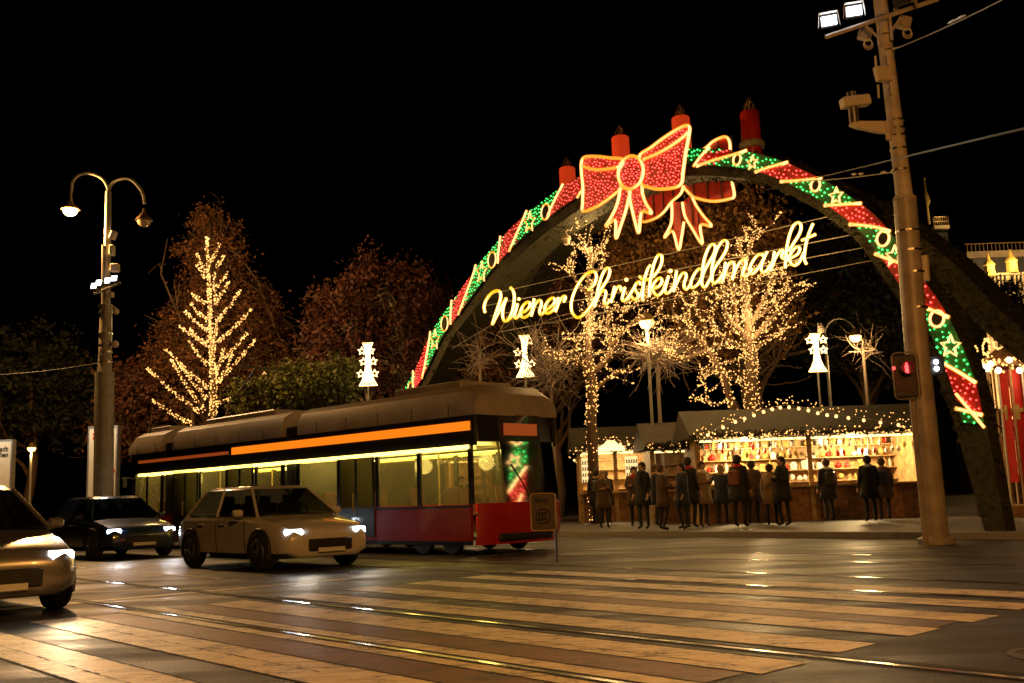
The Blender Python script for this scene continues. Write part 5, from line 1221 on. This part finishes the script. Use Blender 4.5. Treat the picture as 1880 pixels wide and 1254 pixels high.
# ------------------------------------------------------------------ cars
def make_car(paint, head):
    o = thing('parked_car', (0,0,0), 'x', 'car')
    X = [0,.06,.3,.95,1.3,2.4,3.4,3.95,4.28,4.36]; ZTp = [.52,.66,.76,.88,.93,.96,.96,.95,.86,.6]; HW = [.6,.76,.86,.89,.9,.9,.9,.88,.8,.66]; ZBt = [.3,.22,.2,.19,.19,.19,.19,.21,.27,.34]
    q = cr(list(zip(X, ZTp, HW, ZBt)), 3); vs = []
    for x, zt_, hw, zb_ in q:
        half = [(.75*hw, zb_), (hw*.98, zb_+.1), (hw, (zb_+zt_)/2), (hw*.97, zt_-.1), (hw*.88, zt_-.01), (hw*.45, zt_+.015)]
        vs += [(x, -a, z) for a, z in half]+[(x, a, z) for a, z in reversed(half)]
    m = 12; n = len(q); fs = [tuple(range(m)), tuple(reversed(range((n-1)*m, n*m)))]
    for i in range(n-1):
        for k in range(m): fs.append((i*m+k, (i+1)*m+k, (i+1)*m+(k+1)%m, i*m+(k+1)%m))
    b = MB(); b.add(vs, fs); obj('body', b, paint, o, autosm=True, local=True)
    # greenhouse
    bot = [(1.05,.8),(1.2,.83),(2.5,.85),(3.7,.82),(4.05,.74)]; top = [(1.72,.56),(1.95,.62),(2.6,.65),(3.25,.62),(3.55,.55)]
    vs = [(x,-y,.92) for x, y in bot]+[(x,y,.92) for x, y in reversed(bot)]+[(x,-y,1.4) for x, y in top]+[(x,y,1.4) for x, y in reversed(top)]
    b = MB(); b.add(vs, [(i, (i+1)%10, 10+(i+1)%10, 10+i) for i in range(10)]); obj('windows', b, MT['car_window'], o, local=True)
    for x in (2.05, 2.95):
        for y in (-.38, .38): obj('seat', MB().cbox((x, y, 1.02), .07, .22, .13, Matrix.Rotation(.2,3,'Y'), .03).cbox((x+.05, y, 1.22), .045, .11, .07, None, .02), MT['coat_black'], o, local=True)
    obj('steering_wheel', MB().tube([(1.68, -.38+.16*math.cos(a), 1.0+.13*math.sin(a)) for a in np.linspace(0,2*math.pi,17)[:-1]], .014, 5, closed=True), MT['black'], o, local=True)
    vs = [(x,-y,1.395) for x, y in top]+[(x,y,1.395) for x, y in reversed(top)]; v2 = [(2.6+(x-2.6)*.86, y*.86, 1.455) for x, y, z in vs]
    b = MB(); b.add(vs+v2, [(i, (i+1)%10, 10+(i+1)%10, 10+i) for i in range(10)]+[tuple(range(10,20)), tuple(reversed(range(10)))]); obj('roof', b, paint, o, autosm=True, local=True)
    for s in (-1, 1):
        for (x0_, y0_), (x1_, y1_) in zip([bot[0],bot[2],bot[4]], [top[0],top[2],top[4]]):
            obj('window_pillar', MB().tube([(x0_, s*(y0_+.005), .92), (x1_, s*(y1_+.005), 1.4)], .028, 6), paint, o, local=True)
    for s in (-1, 1):
        for x in (.82, 3.5):
            b = MB(); rot = Matrix.Rotation(R_(90),3,'X')
            b.lathe([(.2,-.1),(.3,-.11),(.325,-.08),(.325,.08),(.3,.11),(.2,.1)], (x, s*.82, .325), 24, rot); wh = obj('wheel', b, MT['tyre'], o, autosm=True, local=True)
            b = MB()
            for k in range(5):
                a = 2*math.pi*k/5; b.tube([(x, s*.93, .325), (x+.19*math.cos(a), s*.925, .325+.19*math.sin(a))], .026, 5)
            b.tube([(x+.2*math.cos(a), s*.925, .325+.2*math.sin(a)) for a in np.linspace(0,2*math.pi,25)[:-1]], .016, 5, closed=True); obj('rim', b, MT['rim'], wh, local=True)
            b = MB(); b.tube([(x+.37*math.cos(a), s*.895, .33+.37*math.sin(a)) for a in np.linspace(-.35,math.pi+.35,17)], .03, 5); obj('wheel_arch', b, MT['black'], o, local=True)
        b = MB(); b.cbox((.13, s*.63, .63), .07, .15, .055, Matrix.Rotation(-s*.35,3,'Z'), .02); h = obj('headlight', b, head, o, local=True)
        b = MB(); b.cbox((4.27, s*.62, .75), .06, .16, .06, Matrix.Rotation(s*.35,3,'Z'), .02); obj('tail_light', b, MT['taillight'], o, local=True)
        b = MB(); b.cbox((1.42, s*.99, .98), .06, .09, .06, None, .025); obj('mirror', b, paint, o, local=True)
    for s in (-1, 1):
        for x in (1.32, 2.42, 3.25):
            obj('door_seam', MB().tube([(x, s*.893, .3), (x+.02, s*.905, .6), (x+.06, s*.885, .86)], .007, 4), MT['black'], o, local=True)
        for x in (2.2, 3.05): obj('door_handle', MB().cbox((x, s*.915, .78), .085, .018, .018, None, .008), MT['rim'], o, local=True)
        obj('fog_lamp', MB().cbox((.06, s*.6, .33), .03, .09, .035, Matrix.Rotation(-s*.3,3,'Z'), .012), MT['black'], o, local=True)
    obj('sill_trim', MB().box(1.2, 3.1, -.885, .885, .185, .2), MT['black'], o, local=True)
    b = MB(); b.cbox((-.01, 0, .42), .03, .42, .1, None, .02)
    for z in (.36,.4,.44,.48): b.box(-.05,-.035,-.38,.38,z,z+.012)
    obj('grille', b, MT['black'], o, local=True)
    b = MB(); b.box(-.06,-.052,-.26,.26,.3,.37); obj('number_plate', b, MT['plate'], o, local=True)
    return o
def put(o, x, y, deg, label, power, col=(1,.9,.75), group='cars with their headlights on'):
    o.location = (x, y, 0); o.rotation_euler = (0, 0, R_(deg)); o['label'] = label; o['group'] = group
    bpy.context.view_layer.update()
    mw = Matrix.Translation((x, y, 0)) @ Matrix.Rotation(R_(deg), 4, 'Z'); f = mw.to_3x3() @ Vector((-1,0,0))
    for s in (-.62,.62):
        p = mw @ Vector((-.16, s, .63)); l = lamp('SPOT', p, power, col, None, radius=.07, spot=85, direction=f+Vector((0,0,-.13)), blend=.9, name='headlight_beam')
        l.parent = o; l.matrix_parent_inverse = mw.inverted()
car1 = make_car(MT['car_silver'], MT['headlight']); car2 = make_car(MT['car_white'], MT['headlight_cool']); car3 = make_car(MT['car_blue'], MT['headlight_cool'])
H0 = 180-48
put(car1, -5.5, 10.9, H0, 'silver saloon with dazzling warm headlights waiting at the crossing on the left', 90, (1,.72,.4))
put(car2, -3.2, 17.4, H0, 'white saloon with bright headlights in the lane before the middle of the tram', 45, (1,.85,.65))
put(car3, -8.6, 23.5, H0, 'dark blue saloon with white headlights far back beside the tram front', 30, (.9,.95,1))

# ------------------------------------------------------------------ tram stop sign
c = gy(997, 940, 17.2); k3 = 17.2/FPX
sp_ = thing('stop_sign', (c.x, c.y, 0), 'small rounded tram stop plate reading Stop on a low post before the tram', 'sign')
b = MB(); P = rrect(c, 22*k3, 33*k3, 5*k3); b.prism(P, .03, Vector((0,1,0))); obj('plate', b, MT['sign_brown'], sp_)
b = MB(); b.tube([p_+Vector((0,-.01,0)) for p_ in P], .011, 6, closed=True); obj('frame', b, MT['ochre'], sp_)
mtx = Matrix.Translation((c.x-.02, c.y-.02, c.z+22*k3)) @ Matrix.Rotation(R_(90),4,'X'); obj('lettering', text_mb('Stop', .12, mtx, .004, offset=.002), MT['letter'], sp_)
b = MB(); rc = c+Vector((0,-.016,-.07)); b.tube([rc+Vector((.12*math.cos(a),0,.12*math.sin(a))) for a in np.linspace(0,2*math.pi,29)[:-1]], .009, 6, closed=True)
for x in (-.05,.0,.05): b.tube([rc+Vector((x,0,-.07)), rc+Vector((x-.02,0,.07))], .008, 5)
b.tube([rc+Vector((-.07,0,.05)), rc+Vector((.06,0,.05))], .007, 5); b.tube([rc+Vector((-.07,0,-.05)), rc+Vector((.06,0,-.05))], .007, 5); obj('pictogram', b, MT['letter'], sp_)
b = MB(); b.tube([(c.x+.2, c.y+.05, 0), (c.x+.2, c.y+.05, c.z+.3)], .025, 8); obj('post', b, MT['steel'], sp_)

# ------------------------------------------------------------------ people at the market
def person(label, px, Y, h, face, coat, hair, seed, arms='down', hat=False):
    g = rnd(seed); base = gy(px, 900, Y); bx_, by_ = base.x, Y
    o = thing('person', (bx_, by_, .12), label, 'person', 'visitors at the market stalls', rotz=face)
    s = h/1.75
    J = {'pel':(0,0,.95),'spi':(0,.01,1.15),'che':(0,.0,1.36),'nec':(0,-.01,1.5),'hea':(0,-.02,1.6),'top':(0,-.01,1.7)}
    J['hl'] = (-.1,0,.9); J['hr'] = (.1,0,.9); st_ = g.uniform(.02,.1)
    J['kl'] = (-.11,-st_,.5); J['kr'] = (.11,st_*.5,.5); J['al'] = (-.11,st_*.3,.09); J['ar'] = (.12,st_,.09); J['tl'] = (-.12,-.12,.04); J['tr'] = (.13,-.09,.04)
    J['sl'] = (-.19,0,1.42); J['sr'] = (.19,0,1.42)
    if arms == 'down': J['el'] = (-.25,.03,1.14); J['er'] = (.25,.03,1.14); J['wl'] = (-.26,-.08,.9); J['wr'] = (.26,-.08,.9)
    elif arms == 'mug': J['el'] = (-.25,.0,1.14); J['er'] = (.25,.0,1.14); J['wl'] = (-.1,-.26,1.2); J['wr'] = (.08,-.27,1.24)
    else: J['el'] = (-.26,-.05,1.16); J['er'] = (.3,-.14,1.26); J['wl'] = (-.2,-.2,1.0); J['wr'] = (.2,-.4,1.4)
    E = [('pel','spi'),('spi','che'),('che','nec'),('nec','hea'),('hea','top'),('pel','hl'),('pel','hr'),('hl','kl'),('hr','kr'),('kl','al'),('kr','ar'),('al','tl'),('ar','tr'),('che','sl'),('che','sr'),('sl','el'),('sr','er'),('el','wl'),('er','wr')]
    Rr = {'pel':.15,'spi':.15,'che':.17,'nec':.06,'hea':.1,'top':.075,'hl':.1,'hr':.1,'kl':.065,'kr':.065,'al':.045,'ar':.045,'tl':.04,'tr':.04,'sl':.08,'sr':.08,'el':.055,'er':.055,'wl':.035,'wr':.035}
    for sd, w_, e_ in (('l','wl','el'),('r','wr','er')):
        wv = Vector(J[w_]); d = (wv-Vector(J[e_])).normalized(); pm = wv+d*.07; J['p'+sd] = tuple(pm); E.append((w_,'p'+sd)); Rr['p'+sd] = .034
        sdv = d.cross(Vector((0,1,.2))).normalized()
        for k in range(4):
            f1 = pm+sdv*(.018*(k-1.5)*1.3)+d*.045; f2 = f1+d*(.035+.006*(k in (1,2)))+Vector((0,-.014,0)); J[f'f{sd}{k}'] = tuple(f1); J[f'g{sd}{k}'] = tuple(f2)
            E += [('p'+sd, f'f{sd}{k}'), (f'f{sd}{k}', f'g{sd}{k}')]; Rr[f'f{sd}{k}'] = .009; Rr[f'g{sd}{k}'] = .008
        t1 = wv+d*.04+sdv*.045; J['t'+sd+'h'] = tuple(t1); E.append((w_, 't'+sd+'h')); Rr['t'+sd+'h'] = .01
    names = list(J); vs = [tuple(c_*s for c_ in J[n_]) for n_ in names]; ed = [(names.index(a), names.index(b_)) for a, b_ in E]
    me = bpy.data.meshes.new('body'); me.from_pydata(vs, ed, []); me.update()
    bo = bpy.data.objects.new('body', me); COL.objects.link(bo)
    sk = bo.modifiers.new('skin', 'SKIN'); sk.use_smooth_shade = True
    lay = me.skin_vertices[0].data if me.skin_vertices else None
    if lay is None:
        bpy.context.view_layer.objects.active = bo; bpy.ops.object.select_all(action='DESELECT')
    for i, n_ in enumerate(names): lay[i].radius = (Rr[n_]*s*.92, Rr[n_]*s*(.75 if n_ in ('pel','spi','che') else .92)); lay[i].use_root = (n_ == 'pel')
    sb_ = bo.modifiers.new('sub', 'SUBSURF'); sb_.levels = sb_.render_levels = 1
    bpy.context.view_layer.update()
    m2 = bpy.data.meshes.new_from_object(bo.evaluated_get(bpy.context.evaluated_depsgraph_get())); bpy.data.objects.remove(bo)
    m2.name = 'body'; m2.materials.clear()
    m2.materials.append(MT['skin']); m2.materials.append(MT[coat]); m2.materials.append(MT['coat_black'])
    hands = [Vector(J['pl'])*s, Vector(J['pr'])*s]
    for p_ in m2.polygons:
        z = p_.center.z/s; p_.material_index = 2 if z < .72 else 1
        if z > 1.49 or min((p_.center-hh).length for hh in hands) < .085*s: p_.material_index = 0
        p_.use_smooth = True
    bd = obj('body', m2, None, o, local=True)
    # long coat
    b = MB(); b.lathe([(.26*s,.62*s),(.235*s,.8*s),(.205*s,1.0*s),(.2*s,1.2*s),(.215*s,1.36*s),(.13*s,1.46*s),(.085*s,1.5*s)], (0,0,0), 18)
    b.v = [(x*1.05, y*.78, z) for x, y, z in b.v]; obj('coat', b, MT[coat], o, smooth=True, local=True)
    b = MB(); b.ball((0,.012*s,1.645*s), .108*s, 14, 9, 1.12)
    b.v = [(x, y if y > -.05*s or z > 1.7*s else -.05*s+(y+.05*s)*.1, z) for x, y, z in b.v]
    if not hat: b.v = [(x, y+.03*s*(z < 1.6*s), z-(.12*s if (z < 1.58*s and hair == 'hair_blond') else 0)) for x, y, z in b.v]
    obj('hat' if hat else 'hair', b, MT['coat_brown' if hat else hair], o, smooth=True, local=True)
    if seed % 3 != 0:
        b = MB(); b.lathe([(.1*s,1.43*s),(.125*s,1.46*s),(.12*s,1.5*s),(.09*s,1.53*s)], (0,-.01,0), 14); b.cbox((.05*s,-.17*s,1.33*s), .035*s, .015*s, .13*s, None, .006); obj('scarf', b, MT[['red','ochre','coat_blue','white'][seed % 4]], o, smooth=True, local=True)
    if seed in (1, 8, 12, 16, 19):
        b = MB(); b.cbox((0,.2*s,1.2*s), .14*s, .075*s, .19*s, None, .04); b.tube([(-.1*s,.14*s,1.36*s),(-.12*s,-.02*s,1.44*s),(-.12*s,-.16*s,1.3*s)], .014, 5); b.tube([(.1*s,.14*s,1.36*s),(.12*s,-.02*s,1.44*s),(.12*s,-.16*s,1.3*s)], .014, 5); obj('rucksack', b, MT[['coat_blue','dark','brown'][seed % 3]], o, local=True)
    b = MB()
    b.cbox((0,-.118*s,1.6*s), .012*s, .014*s, .02*s, None, .004); b.cbox((0,-.105*s,1.555*s), .025*s, .006*s, .005*s)
    for sx in (-1,1): b.ball((sx*.035*s,-.104*s,1.625*s), .011*s, 8, 5); b.ball((sx*.098*s,-.01*s,1.6*s), .022*s, 8, 5)
    obj('face', b, MT['skin'], o, local=True)
    return o
PP = [('person in dark coat standing with their back to us at the small kiosk', 1095, 33, 1.78, 3.0, 'coat_black', 'hair', 1, 'down', False),
 ('person in black jacket close beside another at the small kiosk', 1112, 33.4, 1.72, 2.7, 'coat_black', 'hair', 2, 'mug', True),
 ('woman with long blond hair facing us in front of the small kiosk', 1107, 29, 1.62, .2, 'coat_brown', 'hair_blond', 3, 'mug', False),
 ('person in brown coat facing us right of the small kiosk display', 1165, 29.5, 1.72, -.2, 'coat_brown', 'hair', 4, 'mug', False),
 ('person in black coat in the gap between the kiosk and the long stall', 1205, 29, 1.75, 1.2, 'coat_black', 'hair', 5, 'down', True),
 ('person in dark blue coat just left of the long stall corner', 1252, 26.2, 1.7, -1.4, 'coat_blue', 'hair', 6, 'down', False),
 ('person in beige coat and hat at the left end of the long stall', 1290, 27.2, 1.74, .4, 'coat_beige', 'hair', 7, 'mug', True),
 ('tall person in dark coat looking at the wares left of the centre post', 1357, 26.3, 1.85, 2.4, 'coat_black', 'hair', 8, 'down', False),
 ('person in brown coat reaching towards the wares of the long stall', 1382, 28.8, 1.76, 2.9, 'coat_brown', 'hair', 9, 'reach', False),
 ('person in black padded jacket nearest the centre post of the long stall', 1437, 26, 1.76, -1.2, 'coat_black', 'hair', 10, 'mug', False),
 ('person in dark coat at the right bay of the long stall', 1596, 27.0, 1.74, 3.1, 'coat_black', 'hair', 11, 'down', False),
 ('person with hat and brown coat at the right end of the long stall', 1622, 28.3, 1.7, 2.8, 'coat_brown', 'hair', 12, 'down', True),
 ('person in dark coat in front of the dim left stall', 848, 36, 1.75, .3, 'coat_black', 'hair', 13, 'mug', False)]
PP += [('person in black coat at the left side of the dark wooden hut', 1180, 27.2, 1.78, -.9, 'coat_black', 'hair', 14, 'down', False),
 ('person in brown coat in front of the closed hut', 1216, 26.0, 1.66, 1.5, 'coat_brown', 'hair', 15, 'mug', True),
 ('tall person in black between the hut and the long stall', 1266, 27, 1.86, 2.2, 'coat_black', 'hair', 16, 'down', False),
 ('blond person in blue coat at the left bay of the long stall', 1325, 29.0, 1.68, 3.0, 'coat_blue', 'hair_blond', 17, 'reach', False),
 ('short person in beige coat beside the nearest black jacket', 1415, 26.8, 1.6, 2.6, 'coat_beige', 'hair', 18, 'down', False),
 ('person in black coat and hat at the middle of the right bay', 1520, 28.9, 1.74, 3.3, 'coat_black', 'hair', 19, 'down', True)]
for p in PP: person(*p)

# ------------------------------------------------------------------ street lamps standing behind and beside the camera
def road_lamp(x, y, h, arm, power, label):
    o = thing('road_lamp', (x, y, 0), label, 'street lamp', 'road lamps on the near side')
    b = MB(); b.tube([(x, y, 0), (x, y, h-1.2), (x+arm[0]*.3, y+arm[1]*.3, h-.2), (x+arm[0], y+arm[1], h)], [.11,.09,.06,.05], 10); obj('post', b, MT['pole'], o, smooth=True)
    c = Vector((x+arm[0], y+arm[1], h-.05)); b = MB(); b.cbox(c, .4, .16, .07, None, .03); obj('lamp_housing', b, MT['dark'], o)
    b = MB(); b.cbox(c-Vector((0,0,.085)), .3, .11, .012); obj('lamp_glass', b, MT['sodium'], o)
    lamp('POINT', c-Vector((0,0,.3)), power, (1,.4,.07), o, radius=.2)
road_lamp(1.5, -4.5, 8.5, (1.5, 2.5), 3600, 'tall street lamp with sodium light standing behind the viewpoint')
road_lamp(9.5, 3.5, 8.0, (-1.5, 1.0), 900, 'tall street lamp with sodium light at the right kerb')
